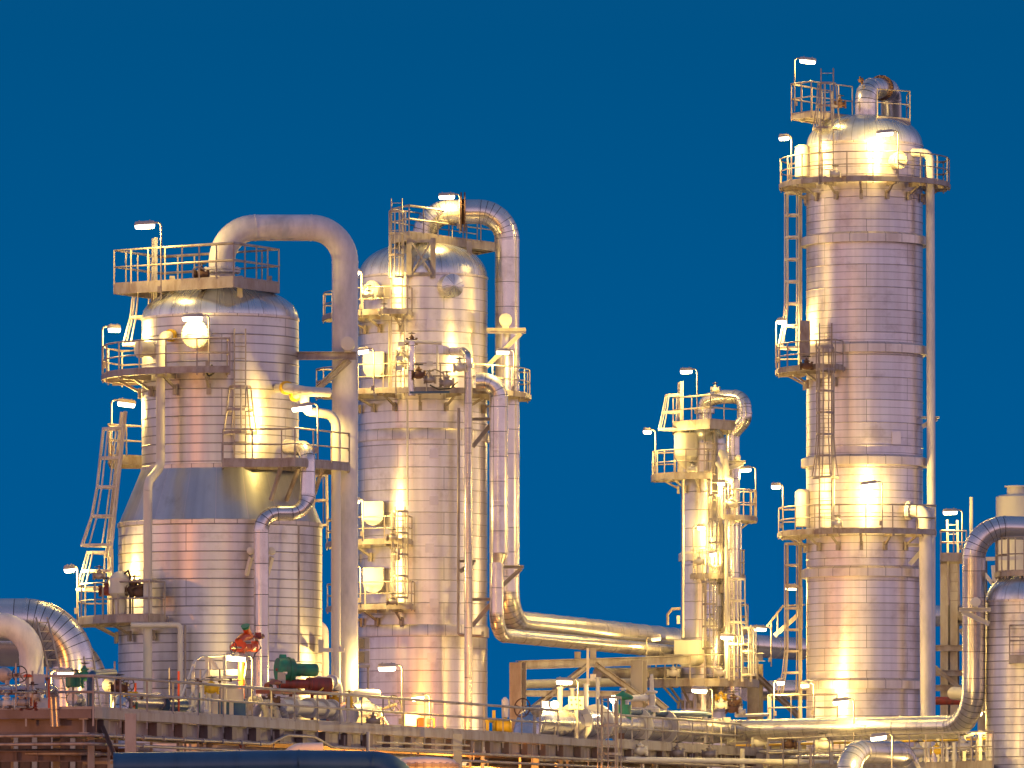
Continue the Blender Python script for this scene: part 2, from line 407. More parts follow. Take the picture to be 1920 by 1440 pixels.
def ladder(name, label, top, bot, out, w=.42, cage=None, mat='galv', group='ladders on the columns', flare=False, pitch=.42, R=.36, stile=.05):
    """out = heading (degrees) the climber's back faces; cage = (t0, t1) fractions from the bottom"""
    top, bot = Vector(top), Vector(bot); ax = (top - bot).normalized(); L = (top - bot).length
    o = Vector((math.cos(math.radians(out)), math.sin(math.radians(out)), 0)); sd = o.cross(UP).normalized()
    root = thing(name, label, 'ladder', bot, group)
    for s in (-1, 1): MB().bar(bot + sd * s * w / 2, top + sd * s * w / 2, .03 if abs(ax.z) < .5 else stile, stile * 1.5, up=o).build('stile', mat, root)
    k = int(L / pitch)
    repeat(root, 'rung', mat, [bot + ax * (L * (i + .5) / k) for i in range(k)], lambda mb: mb.tube([-sd * w / 2, sd * w / 2], .017, 6))
    if cage:
        hoops = max(2, round(L * (cage[1] - cage[0]) / 1.05)) + 1
        ang = [math.radians(q) for q in range(-90, 91, 18)]
        def loop(t, k_): return [bot + ax * (L * t) + sd * math.sin(q) * R * k_ * 1.05 + o * (.1 + math.cos(q) * R * 1.55 * k_) for q in ang]
        def kk(t): return 1.0 if not flare else 1 + .55 * max(0, 1 - (t - cage[0]) * L / 1.5)
        for i in range(hoops):
            t = cage[0] + (cage[1] - cage[0]) * i / (hoops - 1)
            p = loop(t, kk(t)); mb = MB()
            p = [bot + ax * (L * t) - sd * w / 2] + p + [bot + ax * (L * t) + sd * w / 2]
            for a, b in zip(p, p[1:]): mb.bar(a, b, .03, .1)
            mb.build('cage_hoop', mat, root)
        for q in (0, 3, 5, 7, 10):
            ts = [cage[0] + (cage[1] - cage[0]) * i / (hoops - 1) for i in range(hoops)]
            MB().tube([loop(t, kk(t))[q] for t in ts], .034, 6).build('cage_bar', mat, root)
    return root

def lamp(label, x, ytop, ybase, D, ang=180, L=.78, power=230, color=(1., .68, .17), lens='lens', name='lamp_post', cat='lamp', arm=.12, tilt=0., group='floodlights on poles', box=True, s=1., light=True):
    b = W(x, ybase, D); t = W(x, ytop, D)
    root = thing(name, label, cat, b, group)
    d = Vector((math.cos(math.radians(ang)), math.sin(math.radians(ang)), 0))
    h0 = t + d * (arm + .1)
    MB().tube([b] + [b.lerp(t - UP * .12, .5)] + [t - UP * .14, t - UP * .08 + d * .015, t - UP * .03 + d * .06, t + d * .12, h0 + d * L * .5], .032 * s, 10).build('pole', 'galv', root)
    # oblong bulkhead body: half shell above, bulging lens below
    tilt += random.uniform(-.14, .10); power *= random.uniform(.75, 1.2)
    q = (d * math.cos(tilt) + UP * math.sin(tilt)).normalized(); nrm = (UP - q * UP.dot(q)).normalized()
    c = h0 + q * (L / 2) - UP * .07; wd_ = .19 * s
    def shell(sign, hh, k):
        vs = []; fs = []; na, nb = 20, 6; sdv = q.cross(nrm)
        for i in range(nb + 1):
            f = math.cos(i / nb * math.pi / 2) ** .55; e = math.sin(i / nb * math.pi / 2)
            for j in range(na):
                a = 2 * math.pi * j / na; ca, sa = math.cos(a), math.sin(a)
                px = math.copysign(abs(ca) ** .8, ca) * L / 2 * k; py = math.copysign(abs(sa) ** .9, sa) * wd_ * k
                vs.append(c + q * px * (f * .25 + .75 if i < nb else .7) + sdv * py * f + nrm * sign * e * hh)
        for i in range(nb):
            for j in range(na): fs.append((i * na + j, i * na + (j + 1) % na, (i + 1) * na + (j + 1) % na, (i + 1) * na + j))
        fs.append(tuple(range(na))); fs.append(tuple(nb * na + j for j in range(na)))
        m = MB(); m._add(vs, fs); return m
    hm = shell(1, .15 * s, 1.); 
    for e in (-.25, .25): hm.box(c + q * L * e + nrm * .15 * s, (.05, .05, .06))
    hm.build('housing', 'housing', root); shell(-1, .15 * s, .96).build('lens', lens, root)
    if box:
        MB().box(b + UP * .35 + d * .06, (.14, .14, .22)).build('junction_box', 'galv', root)
    if light:
        ld = bpy.data.lights.new('bulb', 'POINT'); ld.energy = power * 4.6; ld.color = color; ld.shadow_soft_size = .2
        lo = bpy.data.objects.new('bulb', ld); COL.objects.link(lo); lo.parent = root; lo.location = c - nrm * (.15 * s + .13) - b
    return root
def vessel(name, label, cx, D, secs, bands=(), dome=None, mat='vessel_a', pitch=1.05, cat='column', bead=.022, n=112, bandr=10, bandw=15, group=None):
    """secs = cylinder pieces (ytop, ybot, r px); bands = rows of stiffener rings; dome = (ybase, ytop, r px)"""
    X, Y = XY(cx, D); root = thing(name, label, cat, (X, Y, 0), group)
    for (y0, y1, r) in secs:
        R = m_(r, D); z1 = Zat(y0, D); z0 = 0 if y1 is None else Zat(y1, D)
        prof = [(R, z0)]; z = (math.floor(z0 / pitch) + 1) * pitch
        while z < z1 - .05:
            prof += [(R, z - .026), (R + bead, z - .014), (R + bead, z + .014), (R, z + .026)]; z += pitch
        prof.append((R, z1))
        MB().lathe(X, Y, prof, n).build('shell', mat, root)
    if dome:
        yb, yt, r = dome; R = m_(r, D); zb, zt = Zat(yb, D), Zat(yt, D); k = 22
        MB().lathe(X, Y, [(max(.02, R * math.cos(math.pi / 2 * i / k) ** .82), zb + (zt - zb) * math.sin(math.pi / 2 * i / k) ** .95) for i in range(k + 1)], n).build('dome', 'dome', root)
        MB().lathe(X, Y, [(R, zb - .05), (R + .03, zb - .04), (R + .03, zb + .04), (R, zb + .05)], n).build('dome_seam', 'band', root)
    for q in bands:
        y, r = (q if isinstance(q, tuple) else (q, secs[0][2])); R = m_(r, D); R2 = R + m_(bandr, D); z0, z1 = Zat(y + bandw / 2, D), Zat(y - bandw / 2, D)
        MB().lathe(X, Y, [(R - .01, z0), (R2, z0), (R2, z1), (R - .01, z1 + .12)], n).build('stiffener_band', 'band', root)
    return root
def handwheel(root, c, nrm, r, mat='black', stem=.5):
    c = Vector(c); nrm = Vector(nrm).normalized(); ref = UP if abs(nrm.z) < .9 else Vector((0, 1, 0))
    u = (ref - nrm * ref.dot(nrm)).normalized(); w = nrm.cross(u); mb = MB()
    mb.tube([c + (u * math.cos(a) + w * math.sin(a)) * r for a in [2 * math.pi * i / 24 for i in range(25)]], r * .07, 8, False)
    for i in range(5):
        a = 2 * math.pi * i / 5; mb.tube([c - nrm * .03, c + (u * math.cos(a) + w * math.sin(a)) * r], r * .05, 6)
    mb.build('handwheel', mat, root)
    MB().tube([c - nrm * stem, c + nrm * .06], r * .12 + .01, 8).build('stem', 'galv', root)
def valve(label, p, r, axis=(1, 0, 0), mat='cream', wheel='black', up=(0, 0, 1), name='valve', group='valves', wr=None, h=None):
    """gate valve: body with two flanges, bonnet, stem and wheel; p is the body centre"""
    p = Vector(p); ax = Vector(axis).normalized(); upv = Vector(up).normalized(); h = h or r * 3.4; wr = wr or r * 1.5
    root = thing(name, label, 'valve', p - UP * r * 1.5, group)
    MB().spin(p - ax * r * 2, ax, [(0, r), (r * .8, r), (r * 1.3, r * 1.3), (r * 2.7, r * 1.3), (r * 3.2, r), (r * 4, r)], 20).build('body', mat, root)
    for s in (-1, 1):
        mb = MB(); flange(mb, p + ax * s * r * 2, ax, r * 1.55, r * .22, 10); mb.build('flange', mat, root)
    MB().spin(p, upv, [(0, r * .9), (r * 1.5, r * .8), (r * 1.5, r * 1.2), (r * 1.8, r * 1.2), (r * 2.2, r * .5), (h * .8, r * .35)], 16).build('bonnet', mat, root)
    handwheel(root, p + upv * h, upv, wr, wheel, h * .3)
    return root
def disc_cover(root, p, d, r, neck, mat='white', name='manway'):
    mb = MB(); d = Vector(d).normalized(); p = Vector(p)
    mb.spin(p - d * neck, d, [(0, r * .82), (neck * .72, r * .82), (neck * .72, r * .98), (neck * .96, r), (neck, r * .96), (neck + .02, r * .5)], 36)
    return mb.build(name, mat, root)

# ================================================================== THE PLACE
# ground
mb = MB(); mb.prism([(-6000, -3000), (6000, -3000), (6000, 9000), (-6000, 9000)], -.5, 0); g = mb.build('ground', 'asphalt'); tag(g, None, None, kind='structure')
mb = MB(); mb.prism([(-40, 222), (60, 222), (60, 420), (-40, 420)], .004, .012); g = mb.build('concrete_apron', 'concrete'); tag(g, None, None, kind='structure')

DL, DM, DR, DS, DF = 262., 325., 325., 342., 297.
# ------------------------------------------------------------------ vessels
LV = vessel('process_column', 'broad silver column with sloping shoulder, wider below than above', 413, DL, [(600, 880, 147), (985, None, 191)], dome=(600, 537, 147), mat='vessel_a', pitch=1.02, group='clad process columns')
X, Y = XY(413, DL)
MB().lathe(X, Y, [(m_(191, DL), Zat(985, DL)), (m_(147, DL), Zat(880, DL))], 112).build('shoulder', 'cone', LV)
for yy, rr in ((985, 191), (880, 147)):
    R = m_(rr, DL); z = Zat(yy, DL); MB().lathe(X, Y, [(R, z - .1), (R + .04, z - .09), (R + .04, z + .05), (R, z + .07)], 112).build('seam_ring', 'band', LV)
def on_shell(cx, D, r, x, y, out=0.):
    """point of a round shell that faces the camera at pixel x (given at axis depth)"""
    X, Y = XY(cx, D); R = m_(r, D); dx = m_(x - cx, D); a = math.asin(max(-1, min(1, dx / R)))
    d = Vector((math.sin(a), -math.cos(a), 0)); return Vector((X, Y, Zat(y, D))) + d * (R + out), d
p, d = on_shell(413, DL, 147, 382, 640, .75); disc_cover(LV, p, d, m_(27, DL), .8, 'cream')
p, d = on_shell(413, DL, 147, 287, 660, .55); disc_cover(LV, p, d, m_(17, DL), .6, 'cream', 'nozzle')
for t in range(3):
    p = W((323, 450, 505)[t], 545, (260.8, 259.6, 261.6)[t]); MB().ibeam(p - UP * .5, p + UP * .55, .2, .2).build('platform_support', 'steel', LV)

MV = vessel('process_column', 'silver column with wavy cladding behind the tall looping pipe, three hooded manways down its side', 793, DM, [(522, None, 121)], dome=(522, 456, 121), bands=[822, 1187], mat='vessel_b', pitch=1.05, group='clad process columns', bandr=3, bandw=17)
p, d = on_shell(793, DM, 121, 842, 546, .5); mb = MB(); mb.spin(p - d * .6, d, [(0, m_(22, DM)), (.6, m_(22, DM)), (.78, .02)], 32); mb.build('manway', 'dome', MV)
p, d = on_shell(793, DM, 121, 712, 553, .45); disc_cover(MV, p, d, m_(15, DM), .5, 'cream'); mb = MB(); flange(mb, p + d * .02, d, m_(18, DM), .07, 20); mb.build('manway_flange', 'cream', MV)
for (x, y, w, h) in ((702, 694, 38, 52), (702, 969, 38, 46), (702, 1094, 38, 50)):      # hooded manways: flat top, round bottom
    p, d = on_shell(793, DM, 121, x + 4, y, 0); hw, hh = m_(w, DM) / 2, m_(h, DM) / 2
    out = [(-hw, hh), (hw, hh)] + [(hw * math.cos(a), -hh * .15 - hw * .95 * math.sin(a)) for a in [math.pi * i / 14 for i in range(15)]]
    d = Vector((-.12, -1, 0)).normalized(); mb = MB(); mb.extr(p - d * .6, p + d * .85, out); mb.build('manway_hood', 'white', MV)
for (x, y) in ((810, 765), (815, 858), (815, 945), (807, 1033), (815, 1135), (811, 1236), (810, 617), (806, 1322)):
    p, d = on_shell(793, DM, 121, x, y, .012); mb = MB(); mb.extr(p - d * .02, p + d * .02, [(-.21, -.21), (.21, -.21), (.21, .21), (-.21, .21)]); mb.build('inspection_plate', 'sheet', MV)

RV = vessel('process_column', 'tallest silver column with ringed bands and lilac sheen', 1621, DR, [(275, None, 109)], dome=(275, 216, 109), bands=[455, 660, 869, 1077, 1286], mat='vessel_c', pitch=1.05, group='clad process columns')
p, d = on_shell(1621, DR, 109, 1672, 312, .5); disc_cover(RV, p, d, m_(16, DR), .6, 'cream')
for (y0, y1, lab) in ((272, 332, 0), (918, 988, 1)):
    c = W(1505, (y0 + y1) / 2, DR - .6); mb = MB(); mb.spin(c - UP * m_(y1 - y0, DR) / 2, UP, [(0, .30), (.02, .36), (m_(y1 - y0, DR) - .12, .36), (m_(y1 - y0, DR), .22)], 20); mb.build('side_chamber', 'cream', RV)
for y in (740, 806, 865):
    p, d = on_shell(1621, DR, 109, 1680, y, .012); 
p, d = on_shell(1621, DR, 109, 1675, 827, .012); mb = MB(); mb.extr(p - d * .02, p + d * .015, [(-.24, -.3), (.24, -.3), (.24, .3), (-.24, .3)]); mb.build('inspection_plate', 'sheet', RV)

SV = vessel('process_column', 'slim silver column standing alone between the two large columns', 1319, DS, [(834, None, 42)], dome=(834, 797, 42), bands=[(1046, 42)], mat='vessel_d', pitch=.9, bandr=5, bandw=13, n=72, group='clad process columns')
c = W(1286, 840, DS - 1.25)
mb = MB(); R = m_(22, DS); mb.spin(W(1286, 880, DS - 1.25), UP, [(0, .08), (m_(24, DS), R), (m_(66, DS), R), (m_(68, DS), R * .9)], 32); mb.build('hopper_hood', 'white', SV)
c = W(1341, 1270, DS - 1.3); mb = MB(); mb.spin(c, UP, [(0, m_(17, DS)), (m_(285, DS), m_(17, DS)), (m_(292, DS), m_(12, DS)), (m_(295, DS), .03)], 32); mb.build('side_chamber', 'clad', SV)
c = W(1290, 1225, DS - 1.35); out = [(-.62, .62), (.62, .62)] + [(.62 * math.cos(a), -.1 - .58 * math.sin(a)) for a in [math.pi * i / 12 for i in range(13)]]
mb = MB(); mb.extr(c + Vector((.35, .6, 0)), c + Vector((-.1, -.7, 0)), out); mb.build('manway_hood', 'white', SV)

FV = vessel('process_column', 'domed silver column cut by the right edge of the photo', 1932, DF, [(1128, None, 84)], dome=(1128, 1074, 84), mat='vessel_a', pitch=1.02, group='clad process columns')

# white vent stack far right, thin mast
X, Y = XY(1905, 345); t = thing('vent_stack', 'off white vent stack with flanged neck behind the curved duct', 'stack', (X, Y, 0))
MB().lathe(X, Y, [(1.0, 0), (1.0, Zat(932, 345)), (.85, Zat(929, 345)), (.5, Zat(927, 345))], 48).build('body', 'white', t)
MB().lathe(X, Y, [(.45, Zat(932, 345)), (.45, Zat(914, 345)), (.58, Zat(914, 345)), (.58, Zat(911, 345)), (.3, Zat(911, 345))], 40).build('neck', 'cream', t)
t = thing('vent_pipe', 'plain thin vent pipe with angled tip beside the vent stack', 'pipe', W(1821, 1040, 340))
MB().tube([W(1821, 1040, 340), W(1821, 932, 340)], .09, 10).build('straight_run', 'cream', t)

# ------------------------------------------------------------------ big pipes
pipe('overhead_pipe', 'thick pale grey pipe looping from the broad column top down to the deck', [W(416, 540, 261.2), W(416, 427, 261.2), W(647, 427, 262), W(647, 1366, 262)], m_(24.5, 262), 'greypipe', 'greypipe', bands=(3.4, 9), bend=[1.28, 1.28], group='large overhead pipes', flanges=[(0, .29)], n=40)
root = pipe('overhead_pipe', 'clad pipe arching off the middle column top and running away towards the tall column', [W(795, 462, 325), W(795, 397, 325), W(951, 397, 325), W(951, 1166, 325), W(1290, 1202, 346.5), W(1500, 1217, 354)], m_(23, 325), 'clad', 'clad_elbow', [1.25, 1.35, 1.45, .8], group='large overhead pipes', n=40)
mb = MB(); mb.spin(W(868, 397, 325) - Vector((.12, 0, 0)), (1, 0, 0), [(0, .5), (0, .92), (.07, .92), (.07, .6), (.17, .6), (.17, .92), (.24, .92), (.24, .5)], 32); mb.build('flange', 'rust', root)
root = pipe('downcomer_pipe', 'narrower clad downcomer with a reducer, bending out towards the slim column', [W(893, 716, 320.6), W(935, 716, 320.6), W(935, 1036, 320.6)], m_(17.5, 320.6), 'clad', 'clad_elbow', [.75], group='large overhead pipes')
a, b = W(935, 1036, 320.6), W(931, 1056, 320.6); mb = MB(); mb.spin(a, b - a, [(0, m_(17.5, 320.6)), ((b - a).length, m_(13.5, 320.6))], 28); mb.build('reducer', 'clad', root)
pipe('', '', [b, W(931, 1190, 320.6), W(1305, 1226, 345)], m_(13.5, 320.6), 'clad', 'clad_elbow', [1.0], root=root)
pipe('riser_pipe', 'thin cream riser with an elbow at the platform on the middle column', [W(849, 659, 322), W(869, 659, 320), W(878, 668, 319.6), W(878, 1380, 320.4)], m_(7.6, 320), 'clad', 'clad_elbow', [.3, .3], flanges=[(2, .025)], group='slender risers')
pipe('conduit', 'thin grey conduit running down the middle column beside the riser', [W(860, 765, 320.4), W(859, 1190, 320.4), W(905, 1193, 320.4), W(905, 1186, 321.5)], .07, 'galv', bend=[.15, .1], group='slender risers', n=10)
pipe('riser_pipe', 'cream pipe with a dogleg over the broad column shoulder', [W(323, 629, 259.6), W(301, 629, 258.9), W(301, 875, 258.9), W(277, 905, 257.6), W(277, 1362, 257.6)], m_(8.4, 258), 'cream', bend=[.42, .5, .5], flanges=[(0, .12)], group='slender risers', fmat='yellow')
root = pipe('branch_pipe', 'cream branch pipe with a tee and yellow flanges beside the loop pipe', [W(518, 727, 260.2), W(540, 727, 258.6), W(575, 734, 258.6), W(616, 736, 259.4)], m_(9, 258.6), 'cream', bend=[.3, .5], flanges=[(0, .85)], fmat='yellow', group='slender risers')
MB().spin(W(616, 736, 259.4), (1, 0, .0), [(0, m_(9, 259)), (.08, m_(8, 259)), (.13, .03)], 20).build('end_cap', 'cream', root)
pipe('', '', [W(571, 733, 258.7), W(571, 770, 258.9), W(630, 779, 259.9), W(630, 1364, 260.3)], m_(9, 259), 'cream', bend=[.4, .5], root=root)
pipe('', '', [W(551, 742, 259.6), W(566, 738, 258.9)], m_(8, 259), 'cream', flanges=[(0, .2)], fmat='yellow', root=root)
pipe('sbend_pipe', 'silver clad pipe with an S bend in front of the broad column', [W(540, 838, 259.7), W(577, 842, 258.1), W(577, 962, 257.9), W(490, 962, 257.4), W(490, 1362, 257.4)], m_(14.2, 257.5), 'clad', 'clad_elbow', [.55, .72, .66], flanges=[], group='slender risers', n=32)
pipe('riser_pipe', 'pale riser beside the tall column with triangular brackets', [W(1706, 286, 323.4), W(1744, 287, 323.6), W(1746, 920, 324), W(1746, 1400, 324)], m_(8, 324), 'greypipe', bend=[.35, .3], group='slender risers')
pipe('riser_pipe', 'thicker pale riser starting under the middle ring of the tall column', [W(1700, 957, 323), W(1735, 958, 322.6), W(1739, 1400, 322.6)], m_(12.5, 323), 'greypipe', bend=[.5], group='slender risers', flanges=[(0, .15)])
root = pipe('crown_pipe', 'short silver gooseneck crowning the tall column', [W(1623, 240, 324.5), W(1623, 168, 324.5), W(1655, 165, 326.2), W(1670, 172, 327.2), W(1672, 240, 327.6)], m_(20, 324.5), 'clad', 'clad_elbow', [.7, .8, .5], group='large overhead pipes', n=36)
mb = MB(); flange(mb, W(1652, 165, 326), (.6, 1.7, 0), m_(24, 325), .09, 20); mb.build('flange', 'rust', root)
MB().spin(W(1617, 158, 324.2), (-.35, 0, 1), [(0, .06), (.12, .06), (.12, .13), (.28, .13), (.28, .05), (.38, .05)], 12).build('vent_cap', 'rust', root)
pipe('crown_pipe', 'swan neck pipe curling off the slim column crown', [W(1322, 800, 341.6), W(1322, 752, 341.6), W(1350, 744, 341), W(1394, 744, 340.2), W(1398, 786, 340), W(1374, 812, 340.2), W(1374, 1330, 340.2)], m_(13, 341), 'clad', 'clad_elbow', [.4, .5, .62, .6, .5], group='large overhead pipes', flanges=[(0, .6)])
pipe('riser_pipe', 'cream riser down the right side of the slim column', [W(1374, 818, 340.7), W(1374, 1330, 340.7)], m_(11, 341), 'cream', group='slender risers')
pipe('crossover_pipe', 'big clad pipe along the rear deck turning up beside the right edge column', [W(1362, 1371, 313.5), W(1826, 1362, 297), W(1826, 988, 296.4), W(1990, 992, 297)], m_(21.3, 305), 'clad', 'clad_elbow', [1.75, 1.3], group='large overhead pipes', n=40)
pipe('elbow_duct', 'nearer pale painted elbow at the left edge', [W(-70, 1172, 249), W(59, 1172, 249), W(59, 1354, 249)], m_(23, 249), 'greypipe', 'greypipe', bands=(9, 9), bend=[1.15], group='large elbows at the left edge', n=36)
pipe('elbow_duct', 'broad clad elbow with a ladder leaning on it', [W(-90, 1162, 253), W(138, 1162, 253), W(138, 1358, 253)], m_(40, 253), 'clad', 'clad_elbow', [1.75], group='large elbows at the left edge', n=48)
pipe('elbow_duct', 'clad elbow half hidden behind the broad elbow', [W(-60, 1212, 257), W(167, 1212, 257), W(167, 1361, 257)], m_(38, 257), 'clad', 'clad_elbow', [1.7], group='large elbows at the left edge', n=48)
pipe('foreground_pipe', 'blue grey painted pipe crossing the bottom edge below the deck', [W(215, 1438, 213), W(560, 1433, 213), W(745, 1436, 213), W(775, 1530, 212)], m_(27, 213), 'bluepipe', 'bluepipe', bands=(1.6, 9), bend=[.4, 1.0], flanges=[], group='large pipes below the deck', n=40)
pipe('bypass_pipe', 'short white pipe end rising behind the blue foreground pipe', [W(520, 1450, 217), W(549, 1405, 217), W(606, 1404, 217)], m_(12, 217), 'white', bend=[.55], group='large pipes below the deck')
mb = MB(); t = thing('tank_top', 'rounded tank top glowing orange at the bottom edge', 'tank', W(797, 1470, 219)); mb.spin(W(797, 1500, 219), UP, [(0, 1.02), (1.15, 1.02), (1.27, .93), (1.34, .7), (1.38, .03)], 48); mb.build('shell', 'cream', t); flange(mb2 := MB(), W(797, 1435, 219), (0, 0, 1), 1.12, .05, 24); mb2.build('flange', 'steel', t)
pipe('elbow_duct', 'clad half loop rising at the bottom edge right of centre', [W(1590, 1480, 286), W(1590, 1410, 286), W(1690, 1412, 290), W(1715, 1470, 291)], m_(23, 288), 'clad', 'clad_elbow', [1.1, .9], group='large pipes below the deck', n=40)
pipe('rack_pipe', 'fat pale pipe behind the tall column leading to the right', [W(1745, 1155, 350), W(1830, 1153, 345)], m_(20, 348), 'clad', group='pipes on the rear rack')

# supports that hold big pipes
def strut_bracket(label, x0, x1, y, D, xb, yb, trun=None, tr=13, mat='steel', h=15, D2=None, flip=False):
    """horizontal beam from x0 (shell) to x1, diagonal knee from (xb, yb) and an optional trunnion stub on it"""
    D2 = D2 or D; a, b = W(x0, y, D), W(x1, y, D2); root = thing('pipe_bracket', label, 'bracket', a, 'pipe brackets')
    MB().ibeam(a, b, .26, m_(h, D)).build('beam', mat, root)
    MB().ibeam(W(xb, yb, D), a.lerp(b, .1 if flip else .88) - UP * m_(h, D) * .5, .2, .2).build('knee_brace', mat, root)
    if trun:
        tx, ty = trun; c = W(tx, ty, D2 - .25); MB().spin(c + Vector((0, .55, 0)), (0, -1, 0), [(0, m_(tr, D)), (.8, m_(tr, D)), (.82, m_(tr, D) * .6)], 28).build('trunnion', 'cream', root)
        MB().box(W(tx, (ty + y - h / 2) / 2 + tr * .3, D2 - .1), (m_(tr, D), .25, m_(y - h / 2 - ty, D) * .6)).build('stool', 'cream', root)
    return root
strut_bracket('steel beam bracket holding the thick loop pipe off the broad column', 558, 668, 667, 261.6, 596, 728, (652, 645), 13, h=15, D2=260.9)
strut_bracket('bracket with round stub holding the arched pipe near the middle column top', 912, 986, 620, 323.4, 912, 688, (948, 600), 12, h=10)
strut_bracket('small knee bracket under the middle ring platform for the downcomer', 884, 932, 786, 321, 886, 838, (925, 777), 9, h=6)
strut_bracket('knee bracket by the reducer of the downcomer', 942, 982, 1063, 321.5, 942, 1098, None, h=6)
strut_bracket('long knee bracket low on the middle column', 880, 931, 1124, 320.8, 885, 1174, None, h=6)
strut_bracket('short bracket clasping the thin riser of the middle column', 858, 892, 1052, 320.6, 862, 1072, None, h=5)
strut_bracket('triangular bracket high on the right flank of the tall column', 1727, 1761, 783, 324, 1729, 800, None, h=4, mat='cream')
strut_bracket('stout bracket under the middle ring of the tall column', 1703, 1740, 1022, 322.8, 1706, 1058, None, h=6, mat='cream')
strut_bracket('triangular bracket carrying the rising crossover pipe', 1798, 1858, 1143, 295.4, 1855, 1170, (1829, 1129), 9, h=7, mat='cream', flip=True)
strut_bracket('bracket with stub beside the swan neck of the slim column', 1360, 1398, 866, 339.8, 1362, 880, (1384, 858), 5, h=5, mat='cream')
for s, x in (('left', 471), ('right', 510)):
    t = thing('pipe_guide', 'stub guide clamping the S bend pipe on its %s side' % s, 'bracket', W(x, 1034, 258.2), 'pipe guides')
    MB().spin(W(x, 1034, 258.4), (0, -1, 0), [(0, m_(7, 258)), (.75, m_(7, 258)), (.78, .05)], 20).build('stub', 'cream', t)
    MB().bar(W(x, 1044, 258), W(x - 9, 1078, 258.3), .12, .16).build('knee_brace', 'cream', t)

# ------------------------------------------------------------------ platforms round the columns
poly_platform('column_platform', 'square railed platform on top of the broad column with the loop pipe through it', [(214, 261.6), (438, 258.4), (523, 261.2), (302, 264.4)], 522, 258.4, [(0, 1, 2, 3, 0)], h=1.32, fascia=.36, spacing=.86)
arc_platform('column_platform', 'curved platform below the dome of the broad column', 413, DL, 706, 150, 221, 150, 277, h=1.12, brackets=5, spacing=1.6)
root = poly_platform('column_platform', 'bent platform at the shoulder of the broad column, passed by the S bend pipe', [(418, 257.6), (528, 257.6), (553, 257.0), (655, 260.4), (650, 263), (575, 262.5), (545, 260.2), (480, 259.2), (418, 259.2)], 864, 257.6, [(0, 1, 2, 3, 4)], h=1.18, fascia=.26, spacing=1.25, beams=False)
for i, (xa, ya, xb, yb) in enumerate(((528, 872, 508, 938), (560, 878, 537, 938), (606, 874, 590, 925))): MB().bar(W(xa, ya, 257.8 + i * .8), W(xb, yb, 258.3 + i * 1.2), .12, .12).build('knee_brace', 'galv', root)
poly_platform('column_platform', 'small landing at the back of the broad column under a lit lamp', [(204, 262.5), (270, 263.5), (275, 266), (208, 266)], 856, 262.5, [(3, 0, 1)], h=1.2, fascia=.3, spacing=.7, beams=False)
arc_platform('column_platform', 'low round platform crowded with valves left of the broad column', 413, DL, 1163, 196, 268, 165, 243, h=1.3, brackets=4, spacing=1.2, fascia=.26)
poly_platform('column_platform', 'long top platform of the middle column under the arched pipe', [(733, 323.8), (767, 322), (928, 328), (895, 330)], 437, 322, [(2, 1, 0, 3)], h=1.28, fascia=.36, spacing=1.25)
t = thing('support_frame', 'braced posts under the top platform of the middle column', 'frame', W(790, 520, 321.8), None)
for x, y0, y1, d in ((767, 442, 520, 321.9), (812, 446, 522, 322.0), (880, 452, 482, 324)): MB().ibeam(W(x, y1, d), W(x, y0, d), .24, .24).build('column', 'steel', t)
MB().bar(W(772, 454, 321.8), W(808, 512, 321.8), .06, .08).build('cross_brace', 'steel', t); MB().bar(W(808, 454, 321.86), W(772, 512, 321.86), .06, .08).build('cross_brace', 'steel', t)
MB().bar(W(768, 452, 321.9), W(812, 452, 321.9), .1, .14).build('tie_beam', 'steel', t); MB().bar(W(768, 514, 321.9), W(812, 514, 321.9), .1, .14).build('tie_beam', 'steel', t)
arc_platform('column_platform', 'short platform at the flanged manway of the middle column', 793, DM, 596, 124, 188, 178, 262, h=1.12, brackets=4, spacing=1.3)
arc_platform('column_platform', 'wide ring platform crowded with pipework round the middle column', 793, DM, 743, 124, 202, 188, 372, h=1.2, brackets=8, spacing=1.35)
arc_platform('column_platform', 'platform at the upper of the two lower hooded manways on the middle column', 793, DM, 1021, 124, 182, 175, 262, h=1.12, brackets=3, spacing=1.3)
arc_platform('column_platform', 'platform at the lowest hooded manway on the middle column', 793, DM, 1142, 124, 182, 190, 264, h=1.12, brackets=3, spacing=1.3)
arc_platform('column_platform', 'full ring platform below the dome of the tall column', 1621, DR, 348, 112, 160, 150, 378, h=1.22, brackets=9, step=18, spacing=1.75)
poly_platform('column_platform', 'small cantilevered perch over the tall column crown, with the topmost lamp', [(1484, 324), (1521, 322.8), (1598, 325), (1560, 327)], 211, 322.8, [(3, 0, 1, 2)], h=1.45, fascia=.25, spacing=.95)
poly_platform('column_platform', 'tiny perch right of the gooseneck on the tall column', [(1645, 323.2), (1706, 324.2), (1700, 326), (1650, 326)], 219, 323.2, [(0, 1, 2)], h=1.3, fascia=.32, spacing=1.3, toe=False, beams=False)
arc_platform('column_platform', 'half height side platform on the tall column under a round lamp', 1621, DR, 696, 112, 166, 165, 248, h=1.2, brackets=4, spacing=1.2)
arc_platform('column_platform', 'lower ring platform of the tall column beside its glaring lamp', 1621, DR, 1001, 112, 162, 160, 322, h=1.2, brackets=7, step=18, spacing=1.75)
poly_platform('column_platform', 'low railed landing at the foot of the tall column', [(1440, 319.5), (1570, 318.5), (1575, 321.6), (1445, 323)], 1352, 319, [(3, 0, 1)], h=1.2, spacing=1.1)
poly_platform('column_platform', 'yellow lit top platform of the slim column', [(1262, 340.6), (1332, 338.4), (1383, 340.2), (1383, 343.5), (1262, 343.5)], 789, 338.6, [(4, 0, 1, 2, 3)], h=1.25, fascia=.42, spacing=1.5)
arc_platform('column_platform', 'round platform of the slim column below the hopper hood', 1319, DS, 893, 46, 97, 160, 278, h=1.2, brackets=3, spacing=1.2, fascia=.3)
